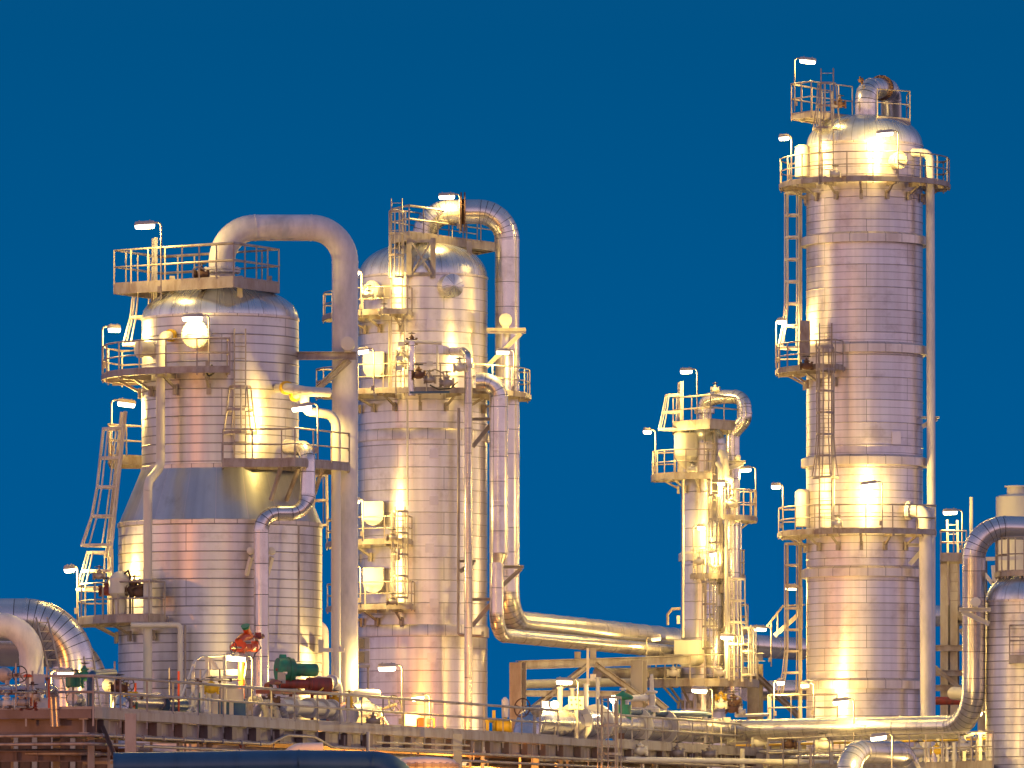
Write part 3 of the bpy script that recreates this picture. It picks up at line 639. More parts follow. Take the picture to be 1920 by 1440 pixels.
arc_platform('column_platform', 'right hand basket platform of the slim column', 1335, DS - .8, 972, 48, 84, 285, 385, h=1.35, brackets=2, spacing=1.0)
arc_platform('column_platform', 'narrow half way platform round the slim column', 1340, DS - .8, 1080, 40, 56, 215, 360, h=1.25, brackets=3, spacing=.9, fascia=.22)
arc_platform('column_platform', 'broad base platform round the foot of the slim column', 1318, DS, 1278, 46, 104, 180, 360, h=1.25, brackets=8, spacing=1.5, fascia=.34, knee=.9)
arc_platform('column_platform', 'railed platform round the dome of the right edge column', 1932, DF, 1075, 30, 66, 165, 330, h=1.5, brackets=5, spacing=1.0)
poly_platform('column_platform', 'small service perch on the right edge column', [(1893, 294.2), (1990, 293.8), (1990, 296), (1893, 296)], 1232, 294.2, [(3, 0, 1)], h=1.35, spacing=.9, beams=False)
poly_platform('column_platform', 'ladder landing between the tall column and the right edge column', [(1764, 336), (1812, 336), (1812, 339), (1764, 339)], 1040, 336, [(3, 0, 1)], h=1.15, spacing=.8, fascia=.35, beams=False)

# ------------------------------------------------------------------ ladders
ladder('caged_ladder', 'tall caged ladder slanting along the shoulder of the broad column', W(232, 772, 261.6), W(203, 1045, 261.0), 200, cage=(.08, .88), flare=True, R=.42, stile=.09, mat='palesteel')
ladder('caged_ladder', 'caged ladder reaching the top platform of the broad column', W(290, 446, 263.2), W(287, 704, 263.2), 195, cage=(.22, .62), flare=True, R=.45, stile=.09, mat='palesteel')
ladder('caged_ladder', 'caged ladder down the front of the broad column below its dome', W(450, 616, 258.9), W(450, 862, 258.9), 275, cage=(.2, .55), flare=True, R=.38, stile=.05)
ladder('caged_ladder', 'short ladder with flared hoops at the low valve platform', W(207, 1030, 261.4), W(207, 1162, 261.4), 195, cage=(.42, .95), flare=True, R=.5, stile=.09, mat='palesteel')
ladder('ladder', 'loose scaffold ladder leaning on the broad elbow', W(78, 1158, 249.8), W(122, 1335, 247.5), 290, w=.42, group='ladders on the deck', stile=.045)
ladder('ladder', 'scaffold ladder stub right of the broad elbow', W(166, 1232, 250), W(180, 1330, 247.5), 290, w=.36, group='ladders on the deck', stile=.045)
ladder('caged_ladder', 'ladder up to the top platform of the middle column', W(744, 372, 321.3), W(744, 628, 321.4), 262, cage=(.42, .9), R=.32, w=.5)
ladder('caged_ladder', 'caged ladder between the two lower manway platforms of the middle column', W(750, 950, 320.7), W(750, 1140, 320.7), 262, cage=(.1, .95), R=.36, w=.46)
ladder('ladder', 'bare ladder above the ring platform of the middle column', W(746, 598, 321.2), W(746, 742, 321.2), 262, w=.6)
ladder('caged_ladder', 'caged ladder peeping out between broad and middle columns', W(612, 886, 324.5), W(614, 1010, 324.5), 190, cage=(.2, .95), flare=True)
ladder('caged_ladder', 'ladder to the perch over the tall column crown', W(1551, 128, 321.7), W(1551, 345, 321.7), 258, cage=(.47, .86), w=.58, R=.4, flare=True)
ladder('caged_ladder', 'long caged ladder on the left flank of the tall column', W(1500, 352, 325.5), W(1500, 694, 325.5), 185, cage=(.12, .97), flare=True, R=.4, stile=.09, mat='palesteel')
ladder('caged_ladder', 'caged ladder down the front of the tall column between its two lower rings', W(1548, 606, 321.2), W(1548, 998, 321.2), 258, cage=(.26, .88), flare=True, w=.58, R=.38)
ladder('caged_ladder', 'caged ladder below the lower ring of the tall column', W(1500, 1006, 325.5), W(1500, 1350, 325.5), 185, cage=(.14, .96), flare=True, R=.4, stile=.09)
ladder('caged_ladder', 'white caged ladder beside the slim column crown', W(1276, 716, 341), W(1276, 895, 341), 190, cage=(.5, .86), flare=True, R=.42, w=.55, stile=.11, mat='palesteel')
ladder('caged_ladder', 'ladder with hoops below the basket platform of the slim column', W(1341, 880, 338.9), W(1341, 1078, 338.9), 275, cage=(.08, .75), w=.4, R=.3)
ladder('caged_ladder', 'caged ladder from half way platform to base of the slim column', W(1372, 1082, 339.4), W(1372, 1276, 339.4), 330, cage=(.35, .98), w=.5, R=.4, flare=True, mat='palesteel')
ladder('caged_ladder', 'white hooped guard at the base of the slim column', W(1400, 1172, 339.2), W(1400, 1278, 339.2), 300, cage=(.12, .95), w=.5, R=.34, stile=.08, mat='palesteel')
ladder('ladder', 'narrow ladder to the landing right of the tall column', W(1785, 975, 337.4), W(1789, 1135, 337.4), 275, w=.5, stile=.09)
ladder('caged_ladder', 'caged ladder rising in front of the deck edge', W(1143, 1305, 281), W(1143, 1470, 281), 265, cage=(.02, .98), w=.62, R=.45, stile=.08)

# ------------------------------------------------------------------ lamps
lamp('lit lamp above the square top platform of the broad column', 302, 417, 560, 259.6, 180)
lamp('lit lamp over the left end of the curved platform below the broad dome', 192, 612, 702, 261.9, 20, L=.5)
lamp('lit lamp in front of the white manway of the broad column', 392, 591, 700, 258.0, 180, L=.8, power=120)
lamp('lit lamp over the small landing behind the broad column', 209, 750, 858, 263, 5, L=.7)
lamp('lit lamp over the shoulder platform near the S bend pipe', 596, 757, 862, 258.2, 180)
lamp('lit lamp over the low valve platform', 145, 1062, 1163, 261, 235, L=.5)
lamp('lit lamp on the arched pipe above the middle column', 862, 364, 438, 324, 180, power=160)
lamp('lit lamp on the ring platform left of the middle column', 701, 653, 742, 319.6, 180, power=280)
lamp('lit lamp in front of the arched pipe on the ring platform', 964, 656, 743, 320.6, 180, L=.62, power=260)
lamp('half hidden lamp at the upper of the lower hooded manways', 680, 936, 1015, 320.2, 225, L=.5, power=300)
lamp('half hidden lamp at the lowest hooded manway', 676, 1062, 1140, 320.2, 225, L=.5, power=300)
lamp('half hidden lamp beside the flanged manway of the middle column', 678, 508, 590, 320.4, 235, L=.5, power=420)
lamp('topmost lamp, over the tall column crown', 1490, 109, 208, 323.5, 0, power=200)
lamp('small lamp left of the full ring on the tall column', 1484, 254, 345, 323.2, 180, L=.5, power=260, arm=.0)
lamp('lamp glaring on the shell below the tall column dome', 1684, 245, 335, 321.0, 180, L=.8, power=430, tilt=.0)
lamp('round looking lamp left of the tall column half way up', 1455, 600, 690, 325.5, 300, L=.5, power=330)
lamp('small lamp left of the lower ring on the tall column', 1468, 908, 1000, 323, 180, L=.45, power=260, arm=.0)
lamp('lamp glaring on the shell above the lower ring of the tall column', 1654, 903, 995, 321.0, 180, L=.8, power=520)
lamp('lit lamp behind the lower caged ladder of the tall column', 1504, 1098, 1180, 329, 180, L=.6, power=260)
lamp('lit lamp low at the left foot of the tall column', 1526, 1280, 1350, 321.2, 180, L=.4, power=220)
lamp('lit lamp above the slim column crown', 1307, 692, 785, 339.2, 180, L=.62, power=240)
lamp('lit lamp left of the round platform on the slim column', 1229, 806, 893, 340, 200, L=.42, power=240)
lamp('lit lamp right of the slim column above the basket platform', 1417, 876, 952, 340.6, 180, L=.55, power=170)
lamp('lit wall lamp half way up the slim column', 1300, 985, 1075, 339.6, 20, L=.4, power=170)
lamp('lit lamp in front of the base platform pipework of the slim column', 1384, 1191, 1278, 338.2, 180, L=.65, power=180)
lamp('unlit looking lamp left of the base platform of the slim column', 1212, 1194, 1278, 337.5, 0, L=.5, power=30, lens='lens_dim')
lamp('lit lamp over the ladder landing right of the tall column', 1804, 956, 1040, 336.2, 180, L=.72, power=260)
lamp('lit lamp in front of the foot of the tall column', 1601, 1310, 1410, 304, 180, L=.72, power=240)
lamp('lit lamp above the half loop duct at the bottom edge', 1673, 1376, 1470, 284.5, 180, L=.7, power=200)
lamp('small lit lamp between crossover pipe and right edge column', 1850, 1333, 1420, 300, 200, L=.35, power=160)
lamp('bright lamp on the stairs left of the tall column foot', 1446, 1176, 1250, 345, 180, L=.7, power=360)
lamp('small lamp by the flared ladder left of the tall column foot', 1451, 1276, 1352, 319.4, 320, L=.35, power=200)

# ------------------------------------------------------------------ front deck
ZD = CZ + 270 * 227 / F
C0 = Vector((-13.71, 227, ZD)); C1 = Vector((11.42, 316, ZD)); ED = (C1 - C0).normalized(); PD = Vector((-ED.y, ED.x, 0))
def dk(x, off=0.): return -77.81 / ((x - 960) / F - .2824) + off
def DK(x, off=0., up=0.):
    """point on the deck plane under pixel column x, off metres deeper than the front edge"""
    d = dk(x, off); return Vector(((x - 960) * d / F, d, ZD + up))
DKR = thing('pipe_deck', 'long steel deck with brown edge beam running away to the right', 'deck', C0, None)
pl = [C0, C1, C1 + PD * 7, C0 + PD * 7]
MB().prism([(p.x, p.y) for p in pl], ZD - .06, ZD).build('deck_plate', 'plate', DKR)
mb = MB(); mb.bar(C0 - UP * .14, C1 - UP * .14, .1, .3); mb.build('edge_channel', 'steel', DKR)
MB().ibeam(C0 + PD * .35 - UP * .54, C1 + PD * .35 - UP * .54, .3, .5, .04, .03).build('edge_beam', 'steel', DKR)
MB().bar(C0 - UP * .14 + PD * .05, C0 + PD * 7 - UP * .14, .1, .3).build('edge_channel', 'darksteel', DKR)
MB().ibeam(C0 + ED * .35 - UP * .54, C0 + ED * .35 + PD * 7 - UP * .54, .3, .5, .04, .03).build('edge_beam', 'darksteel', DKR)
L = (C1 - C0).length; k = 34
rz = math.atan2(ED.y, ED.x)
repeat(DKR, 'stiffener', 'darksteel', [C0 + ED * (L * (i + .5) / k) + PD * .16 - UP * .54 for i in range(k)], lambda mb: mb.box((0, 0, 0), (.5, .28, .44)), rz=[rz] * k)
rails(DKR, [C0 + PD * 7, C0, C0 + ED * (L * .62)], h=1.1, spacing=2.7, mat='steel', r=.05, drop=.55, toe=True)
rails(DKR, [C0 + ED * (L * .72), C1], h=1.1, spacing=2.7, mat='steel', r=.05, drop=.55)
def column(label, x, y0, D, w=.32, mat='steel', ibeam=True, name='steel_column'):
    a, b = W(x, y0, D), W(x, 1700, D); b.z = 0; t = thing(name, label, 'column', b, 'steel columns below the deck')
    MB().ibeam(b + UP * .03, a, w, w, .03, .03, up=Vector((0, 1, 0))).build('shaft', mat, t); MB().box(b + UP * .015, (w * 1.6, w * 1.6, .03)).build('base_plate', mat, t)
column('lilac grey column nearest the bend of the deck edge', 245, 1338, 226.9, .36)
column('slim brown column under the deck corner', 171, 1350, 228.5, .22)
column('brown column at the left below the deck', 106, 1350, 231, .24)
column('pale column below the deck near the white pipe end', 562, 1362, 250, .24)
column('orange lit column below the deck under the middle column', 858, 1376, 262, .34)
column('column below the deck left of the caged ladder', 1003, 1392, 283, .3)
column('column below the deck by the rear lamp', 1424, 1412, 314, .3)
column('column under the deck between the two slim ones', 392, 1360, 247, .2)
def beam(label, a, b, w=.3, h=.4, mat='darksteel', name='steel_beam', cat='beam', group='beams below the deck', stiff=0):
    t = thing(name, label, cat, a, group); MB().ibeam(a, b, w, h, .035, .03).build('beam', mat, t)
    if stiff: repeat(t, 'stiffener', mat, [Vector(a).lerp(Vector(b), (i + .5) / stiff) for i in range(stiff)], lambda mb: mb.box((0, 0, 0), (.03, w * .92, h - .08)))
beam('rust brown cross beam low at the left edge', W(-30, 1418, 229.4), W(172, 1418, 229.4), .3, .36, stiff=5)
beam('second rust beam right of the slim corner column', W(175, 1415, 231), W(238, 1413, 231), .3, .36, 'rust', stiff=2)
beam('long dark beam under the deck floor', C0 + PD * 3 + ED * 2 - UP * .62, C0 + PD * 3 + ED * 60 - UP * .62, .3, .4)
beam('dark beam deep below the deck behind the conduits', W(255, 1400, 262), W(640, 1412, 280), .3, .3, 'rust')
beam('thin dark beam below the deck behind the orange glow', W(640, 1418, 290), W(1000, 1424, 300), .3, .3, 'steel')
t = thing('diagonal_brace', 'brown diagonal brace leaning below the deck corner', 'brace', W(226, 1445, 228), None); MB().ibeam(W(228, 1448, 228), W(192, 1362, 228), .16, .16).build('shaft', 'darksteel', t)
# conduits along the deck front, below the edge beam
for i, (lab, yy) in enumerate((('upper thin conduit slung below the deck edge', .85), ('lower thin conduit slung below the deck edge', 1.13))):
    pts = [C0 + PD * 6 - UP * (yy + .02), C0 - ED * .2 - UP * yy, DK(505, -.25, -yy), DK(538, -.25, -yy + .34), DK(588, -.25, -yy + .34), DK(622, -.25, -yy), C1 - UP * yy - PD * .3]
    if i: pts = [C0 + PD * 6 - UP * (yy + .02), C0 - ED * .2 - UP * yy, C1 - UP * yy - PD * .3]
    t = pipe('conduit', lab, pts, .055, 'galv', bend=.25, group='conduits below the deck', n=10)
    mb = MB(); 
    repeat(t, 'coupling', 'galv', [pts[1].lerp(pts[2], (j + .5) / 9) for j in range(9)], lambda mb: mb.tube([-ED * .12, ED * .12], .085, 10))
    repeat(t, 'hanger', 'galv', [pts[1].lerp(pts[-1], (j + .3) / 11) for j in range(11)], lambda mb: mb.box((0, .05, .2), (.05, .05, .5)))
for lab, x0, x1, y0, y1, D0, D1, r, mt in (
        ('grey handrail tube below the deck over the orange tank top', 705, 880, 1392, 1398, 252, 262, .035, 'galv'),
        ('lower grey handrail tube below the deck over the orange tank top', 705, 880, 1402, 1408, 252, 262, .03, 'galv'),
        ('yellow lit pipe low behind the caged ladder', 1000, 1420, 1402, 1412, 300, 325, .09, 'cream'),
        ('pale rack pipe at the bottom edge right of the caged ladder', 1170, 1575, 1424, 1430, 292, 312, .12, 'cream'),
        ('dark rack pipe at the bottom edge below the deck', 880, 1320, 1436, 1438, 290, 310, .16, 'steel'),
        ('grey rack pipe along the bottom edge at the left', 255, 520, 1407, 1412, 258, 272, .10, 'steel')):
    pipe('rack_pipe', lab, [W(x0, y0, D0), W(x1, y1, D1)], r, mt, group='rack pipes below the deck', n=14)

# back wall of the lower bay: dark process building far behind the deck
bd = thing('equipment_block', 'dark brown equipment block deep below the deck', 'building', W(480, 1560, 300), None)
MB().box(Vector((W(430, 1400, 305).x, 305, Zat(1386, 305) / 2)), (18, 6, Zat(1386, 305))).build('wall', 'rust', bd)
for i in range(6): MB().ibeam(W(255 + i * 80, 1560, 301.8), W(255 + i * 80, 1384, 301.8), .2, .2).build('frame_post', 'darksteel', bd)

# sodium lamp below the deck
def bulkhead(label, x, y, D, power, color, lens='lens_sodium', L=.45):
    p = W(x, y, D); t = thing('bulkhead_lamp', label, 'lamp', p, 'bulkhead lamps')
    MB().spin(p, (0, -.5, -1), [(0, .16), (.06, .17), (.07, .14)], 20).build('housing', 'housing', t)
    MB().spin(p + Vector((0, -.035, -.07)), (0, -.5, -1), [(0, .13), (.06, .11), (.09, .03)], 20).build('lens', lens, t)
    ld = bpy.data.lights.new('bulb', 'POINT'); ld.energy = power; ld.color = color; ld.shadow_soft_size = .08
    lo = bpy.data.objects.new('bulb', ld); COL.objects.link(lo); lo.parent = t; lo.location = (0, -.2, -.35)
SOD = (1., .36, .05)
bulkhead('orange sodium lamp under the deck before the middle column', 770, 1392, 316, 2600, SOD)
bulkhead('orange sodium lamp under the deck left of the ladder', 960, 1396, 306, 1500, SOD)
bulkhead('dim sodium lamp under the deck at the left', 380, 1366, 250, 60, (1., .5, .25))

# ------------------------------------------------------------------ things on the deck
def W_(x, y, off): return W(x, y, dk(x, off))
# lamps on the deck
lamp('glaring lamp beside the leaning scaffold ladder at the left', 95, 1257, 1335, 233.5, 0, L=.55, power=240)
lamp('lit lamp at the cream stair landing', 473, 1229, 1345, dk(473, 1.), 180, L=.72, power=300)
lamp('lit lamp on a white pole before the middle column', 754, 1247, 1370, dk(754, .6), 180, L=.7, power=300)
lamp('strip lamp at the red boxes before the middle column', 806, 1302, 1370, dk(806, .7), 180, L=.5, power=420, color=(1., .46, .08))
lamp('lit lamp on a white pole over the pale yellow panel', 1084, 1274, 1385, dk(1084, .6), 180, L=.7, power=300)
lamp('lit lamp on a white pole left of the crossover pipe', 1336, 1291, 1400, dk(1336, .5), 180, L=.72, power=300)
def flood(label, x, y, off, r=.16, power=120):
    p = W_(x, y, off); b = Vector((p.x, p.y, ZD)); t = thing('floodlight', label, 'lamp', b, 'small round floodlights')
    MB().tube([b, p - UP * r], .03, 8).build('pole', 'galv', t); dv = Vector((.1, -1, -.25)).normalized()
    MB().spin(p - dv * .12, dv, [(0, r * .5), (.08, r * 1.05), (.14, r * 1.1)], 20).build('housing', 'housing', t)
    MB().spin(p + dv * .0, dv, [(0, r), (.05, r * .9), (.08, r * .3)], 20).build('lens', 'lens', t)
    ld = bpy.data.lights.new('bulb', 'POINT'); ld.energy = power; ld.color = (1, .78, .42); ld.shadow_soft_size = .08
    lo = bpy.data.objects.new('bulb', ld); COL.objects.link(lo); lo.parent = t; lo.location = p + dv * .3 - b
flood('round floodlight left of the pale yellow panel', 1040, 1321, 3.)
flood('round floodlight facing out below the green valve dome', 1150, 1311, 2.)

# cream stair and landing
S = thing('stair_platform', 'cream steel stair with a landing in front of the broad column', 'stairs', DK(400, 4), None)
o1, o2 = 3.2, 4.4
for o in (o1, o2):
    MB().bar(W_(352, 1345, o), W_(392, 1278, o), .05, .22).build('stringer', 'cream', S)
    MB().bar(W_(392, 1262, o), W_(462, 1260, o), .06, .2).build('landing_beam', 'cream', S)
    MB().tube([W_(336, 1318, o), W_(366, 1238, o), W_(376, 1231, o), W_(432, 1229, o), W_(440, 1236, o), W_(464, 1238, o)], .045, 8).build('handrail', 'cream', S)
    MB().tube([W_(346, 1325, o), W_(390, 1250, o)], .035, 8).build('mid_rail', 'cream', S)
repeat(S, 'tread', 'cream', [W_(352, 1345, 3.8).lerp(W_(392, 1278, 3.8), (i + .5) / 8) for i in range(8)], lambda mb: mb.box((0, 0, 0), (.3, 1.15, .04)))
for x, ya, yb, o in ((362, 1245, 1345, o1), (388, 1230, 1345, o1), (394, 1230, 1345, o2), (421, 1230, 1350, o1), (456, 1238, 1350, o1)): MB().box((W_(x, ya, o) + W_(x, yb, o)) / 2, (.11, .11, m_(yb - ya, dk(x)))).build('post', 'cream', S)
MB().bar(W_(394, 1232, o2), W_(412, 1262, o1), .05, .09).build('cross_brace', 'cream', S)
MB().prism([(p.x, p.y) for p in (W_(392, 1260, o1), W_(462, 1260, o1), W_(462, 1260, o2), W_(392, 1260, o2))], W_(392, 1258, 3.8).z - .04, W_(392, 1258, 3.8).z).build('landing_plate', 'plate', S)
# fire monitor
T = thing('fire_monitor', 'orange red fire monitor with valves on an orange stand pipe', 'monitor', DK(453, 2.5), None)
MB().tube([DK(453, 2.5), W_(453, 1215, 2.5)], .11, 16).build('stand_pipe', 'orange', T)
q = [W_(453, 1222, 2.5), W_(447, 1212, 2.5), W_(448, 1203, 2.5), W_(455, 1195, 2.5), W_(466, 1193, 2.5)]
MB().tube(q, [.13, .15, .15, .14, .13], 18).build('barrel_elbow', 'orange', T)
MB().tube([W_(466, 1193, 2.5), W_(464, 1185, 2.4), W_(461, 1178, 2.3)], [.17, .13, .12], 16).build('nozzle_neck', 'orange', T); MB().tube([W_(461, 1178, 2.3), W_(460, 1173, 2.3)], [.13, .16], 16).build('nozzle', 'green', T)
MB().tube([W_(452, 1215, 2.5), W_(478, 1213, 2.5)], .13, 14).build('side_arm', 'orange', T); MB().tube([W_(478, 1222, 2.5), W_(478, 1200, 2.5)], .13, 14).build('side_arm', 'orange', T)
MB().tube([W_(476, 1196, 2.5), W_(492, 1193, 2.4)], .09, 12).build('actuator', 'red', T); MB().box(W_(484, 1192, 2.3), (.22, .2, .22)).build('gear_box', 'red', T)
MB().tube([W_(470, 1195, 2.2), W_(484, 1202, 2.1), W_(489, 1215, 2.1), W_(478, 1226, 2.2), W_(474, 1236, 2.2)], .022, 6).build('cable', 'black', T)
MB().tube([W_(455, 1200, 2.2), W_(462, 1212, 2.1), W_(470, 1218, 2.1), W_(474, 1205, 2.1)], .028, 6).build('cable', 'orange', T)
for x, y in ((444, 1226), (476, 1216), (474, 1199)): MB().box(W_(x, y, 2.2), (.15, .14, .12)).build('terminal_box', 'white', T)
handwheel(T, W_(437, 1214, 2.2), (-.8, -.6, 0), .2, 'black', .35)
# green motor on red skid
G = thing('motor_pump', 'green electric motor on a red skid beside the loop pipe foot', 'motor', DK(555, 5), None)
gx = Vector((.93, .37, 0)).normalized(); c = W_(546, 1256, 5)
MB().spin(c - gx * .55, gx, [(0, .34), (.02, .43), (.42, .43), (.42, .47), (.48, .47), (.48, .42), (.62, .42), (.66, .25)], 36).build('drum', 'green', G)
MB().extr(c - gx * .45, c - gx * .2, [(-.16, .36), (.16, .36), (0, .56)]).build('lifting_eye', 'green', G)
MB().spin(c + gx * .1, gx, [(0, .2), (0, .24), (.84, .24), (.9, .2), (.92, .05)], 30).build('cylinder', 'green', G)
MB().spin(c - gx * .59, gx, [(0, .05), (.06, .06)], 12).build('shaft_boss', 'red', G)
e = W_(552, 1282, 4.6); MB().spin(e - gx * .65, gx, [(0, .17), (1.2, .17), (1.2, .21), (1.28, .21), (1.28, .1)], 28).build('gear_cylinder', 'red', G)
MB().spin(e + gx * .64, gx, [(0, .16), (.02, .16), (.02, .08), (.05, .08)], 24).build('end_ring', 'orange', G)
MB().spin(W_(590, 1285, 5.4) - gx * .3, gx, [(0, .3), (.9, .3), (1., .12)], 24).build('coupling_guard', 'red', G)
MB().bar(W_(492, 1297, 4.8), W_(622, 1300, 4.8), .5, .14).build('skid_beam', 'red', G)
for x in (505, 545, 585, 615): MB().box((W_(x, 1297, 4.8) + DK(x, 4.8)) / 2, (.12, .2, (W_(x, 1297, 4.8) - DK(x, 4.8)).z)).build('skid_leg', 'red', G)
MB().box(W_(528, 1271, 4.3), (.28, .25, .4)).build('terminal_box', 'steel', G); MB().tube([W_(500, 1286, 4.4), W_(512, 1278, 4.4), W_(523, 1281, 4.4)], .1, 12).build('oil_line', 'red', G)
MB().spin(W_(507, 1288, 4.2), (0, -1, 0), [(0, .1), (.2, .1)], 14).build('gauge', 'black', G)
# hoses and pipes on the deck
def dpipe(name, label, pts, r, mat='clad', elbow=None, bend=.5, **kw): return pipe(name, label, [W_(*q) for q in pts], r, mat, elbow, bend, group=kw.pop('group', 'pipes on the deck'), **kw)
dpipe('deck_pipe', 'grey bend dropping behind the green motor', [(598, 1277, 6.5), (632, 1279, 6.5), (636, 1360, 6.5)], .19, 'greypipe', bend=.42, flanges=[(0, .7)])
dpipe('deck_pipe', 'white flanged pipe run on the deck below the green motor', [(525, 1325, 3.2), (588, 1328, 3.2), (628, 1331, 3.0), (636, 1375, 3.0)], .27, 'white', bend=.45, flanges=[(0, .3), (0, .85), (1, .35), (1, .8)], fmat='cream')
dpipe('deck_pipe', 'fat clad elbow on the deck with a pointed flashing', [(650, 1340, 5.2), (690, 1338, 5.2), (716, 1380, 5.2)], .46, 'clad', 'clad_elbow', bend=.7, n=36)
t = thing('expansion_hood', 'flat capsule shaped hood on a post above the fat clad elbow', 'hood', DK(688, 5), None)
p = W_(688, 1300, 5); MB().tube([p + Vector((x, 0, 0)) for x in (-.53, -.5, -.4, .4, .5, .53)], [.03, .1, .15, .15, .1, .03], 16).build('hood', 'greypipe', t); MB().tube([DK(668, 5), W_(668, 1302, 5)], .06, 10).build('post', 'cream', t)
t = thing('flashing_cone', 'pointed silver flashing behind the capsule hood', 'flashing', DK(683, 7), None); MB().spin(W_(683, 1345, 6.3), UP, [(0, .55), (.55, .3), (.78, .02)], 28).build('cone', 'clad', t)
for i, (x, y, r) in enumerate(((478, 1345, .75), (500, 1345, .66), (520, 1348, .5))):
    t = thing('corrugated_hose', 'grey corrugated hose arching beneath the motor skid, %s of three' % ('outermost', 'middle', 'innermost')[i], 'hose', DK(x, 2.4), 'corrugated hoses')
    c = DK(x, 2.2 + i * .3); pts = [c + Vector((-r * .6 + 1.2 * r * .5 * (1 - math.cos(a)), .1 * i, r * 1.0 * math.sin(a))) for a in [math.pi * j / 26 for j in range(27)]]
    MB().tube(pts, [.115 if j % 2 else .14 for j in range(27)], 14).build('tube', 'hose', t)
dpipe('deck_pipe', 'slim bluish stand pipe bent over at the deck corner', [(170, 1345, .8), (170, 1264, .8), (213, 1261, 1.4)], .13, 'bluepipe', bend=.3)
dpipe('deck_pipe', 'bright horizontal pipe at the left edge turning down', [(-30, 1294, 4.), (100, 1292, 4.), (104, 1360, 4.)], .17, 'clad', 'clad_elbow', bend=.3)
dpipe('deck_pipe', 'small J shaped cream drain on the stair post', [(376, 1284, 1.6), (379, 1284, 1.6), (379, 1335, 1.6), (388, 1335, 1.6), (388, 1308, 1.6)], .075, 'cream', bend=.12, n=14)
dpipe('deck_pipe', 'clad hump of pipe on the deck left of the stair', [(222, 1360, 3.), (226, 1314, 3.), (300, 1316, 3.), (306, 1360, 3.)], .30, 'clad', 'clad_elbow', bend=.5)
dpipe('deck_pipe', 'low clad elbow behind the deck corner', [(135, 1310, 4.5), (150, 1310, 4.5), (152, 1350, 4.5)], .2, 'clad', 'clad_elbow', bend=.3)
dpipe('deck_pipe', 'clad sleeve beside the low drain left of the stair', [(305, 1322, 2.5), (340, 1322, 2.5)], .28, 'bluepipe')
dpipe('deck_pipe', 'long clad header on the rear deck with a bend at its left end', [(984, 1400, 5.), (992, 1352, 5.), (1120, 1356, 4.2), (1362, 1371, 3.)], .56, 'clad', 'clad_elbow', bend=[.9, .5], n=40, flanges=[(1, .66), (1, .98), (2, .28), (2, .48)], fmat='cream')
dpipe('deck_pipe', 'blind flanged tee standing on the rear header', [(1211, 1350, 3.9), (1211, 1328, 3.9)], .42, 'cream', flanges=[(0, .85)])
dpipe('deck_pipe', 'thin grey line along the top of the rear header', [(1172, 1334, 3.), (1330, 1340, 2.5), (1332, 1352, 2.5)], .12, 'bluepipe', bend=.2)
dpipe('deck_pipe', 'small grey gooseneck beside the green valve dome', [(1172, 1330, 4.), (1174, 1310, 4.), (1210, 1308, 4.)], .14, 'greypipe', bend=.3)
# safety valve, green actuator, control panel, boxes
t = thing('safety_valve', 'tall cream safety valve standing on the rear header', 'valve', W_(1222, 1345, 3.2), 'valves')
MB().spin(W_(1222, 1342, 3.2), UP, [(0, .16), (.3, .16), (.32, .26), (.4, .26), (.45, .14), (.75, .18), (.95, .14), (1.0, .24), (1.06, .24), (1.1, .09), (1.75, .075), (1.8, .03)], 20).build('body', 'cream', t); MB().spin(W_(1222, 1308, 3.2), (-1, -.1, 0), [(0, .12), (.25, .12), (.25, .2), (.33, .2)], 16).build('outlet', 'cream', t)
t = thing('actuated_valve', 'green domed actuator valve by the round floodlight', 'valve', DK(1170, 3.6), 'valves')
MB().spin(W_(1168, 1352, 3.6), UP, [(0, .36), (.7, .36)], 24).build('body', 'green', t); MB().spin(W_(1168, 1330, 3.6), UP, [(0, .1), (.4, .1), (.42, .4), (.5, .46), (.6, .4), (.72, .12), (.8, .05)], 28).build('actuator', 'green', t)
t = thing('control_panel', 'pale yellow control panel with dark dials on the deck', 'panel', DK(1080, 2.8), None); p = W_(1080, 1318, 2.8)
MB().box(p, (.62, .3, .52)).build('case', 'panel', t); MB().box((p + DK(1080, 2.8)) / 2 - UP * .13, (.12, .12, (p - DK(1080, 2.8)).z - .26)).build('stand', 'steel', t)
for i, (dx, dz) in enumerate(((-.2, .12), (-.02, .14), (.15, .1), (-.18, -.08), (.02, -.06), (.18, -.1))): MB().spin(p + Vector((dx, -.15, dz)), (0, -1, 0), [(0, .045), (.03, .045)], 12).build('dial', 'black', t)
for i, (x, lab) in enumerate(((790, 'dark sided red box left of the strip lamp pole'), (808, 'open red box right of the strip lamp pole'))):
    t = thing('hose_box', lab, 'box', DK(x, 1.2), 'red boxes on the deck'); p = DK(x, 1.2, .24)
    if i == 0: MB().box(p, (.26, .3, .44)).build('case', 'orange', t); MB().box(p + Vector((-.16, 0, 0)), (.05, .28, .4)).build('side_panel', 'black', t)
    else:
        for dx in (-.12, .12): MB().box(p + Vector((dx, 0, 0)), (.06, .28, .44)).build('side_panel', 'orange', t)
        MB().box(p + UP * .2, (.18, .28, .05)).build('lid', 'orange', t)
t = thing('yellow_winch', 'yellow machine frame on the deck right of the middle column', 'machine', DK(930, 2.), None)
for x, y0 in ((914, 1350), (926, 1332), (948, 1326), (957, 1350)): MB().box((W_(x, y0, 2.) + DK(x, 2.)) / 2, (.13, .16, (W_(x, y0, 2.) - DK(x, 2.)).z)).build('post', 'yellow', t)
MB().spin(W_(928, 1361, 2.), (1, .2, 0), [(0, .2), (.05, .28), (.35, .2), (.6, .28), (.65, .2)], 20).build('drum', 'yellow', t); MB().bar(W_(912, 1352, 2.), W_(958, 1353, 2.), .1, .12).build('cross_bar', 'yellow', t); MB().spin(W_(947, 1345, 1.8), UP, [(0, .14), (.7, .14), (.8, .05)], 16).build('tank', 'greypipe', t)
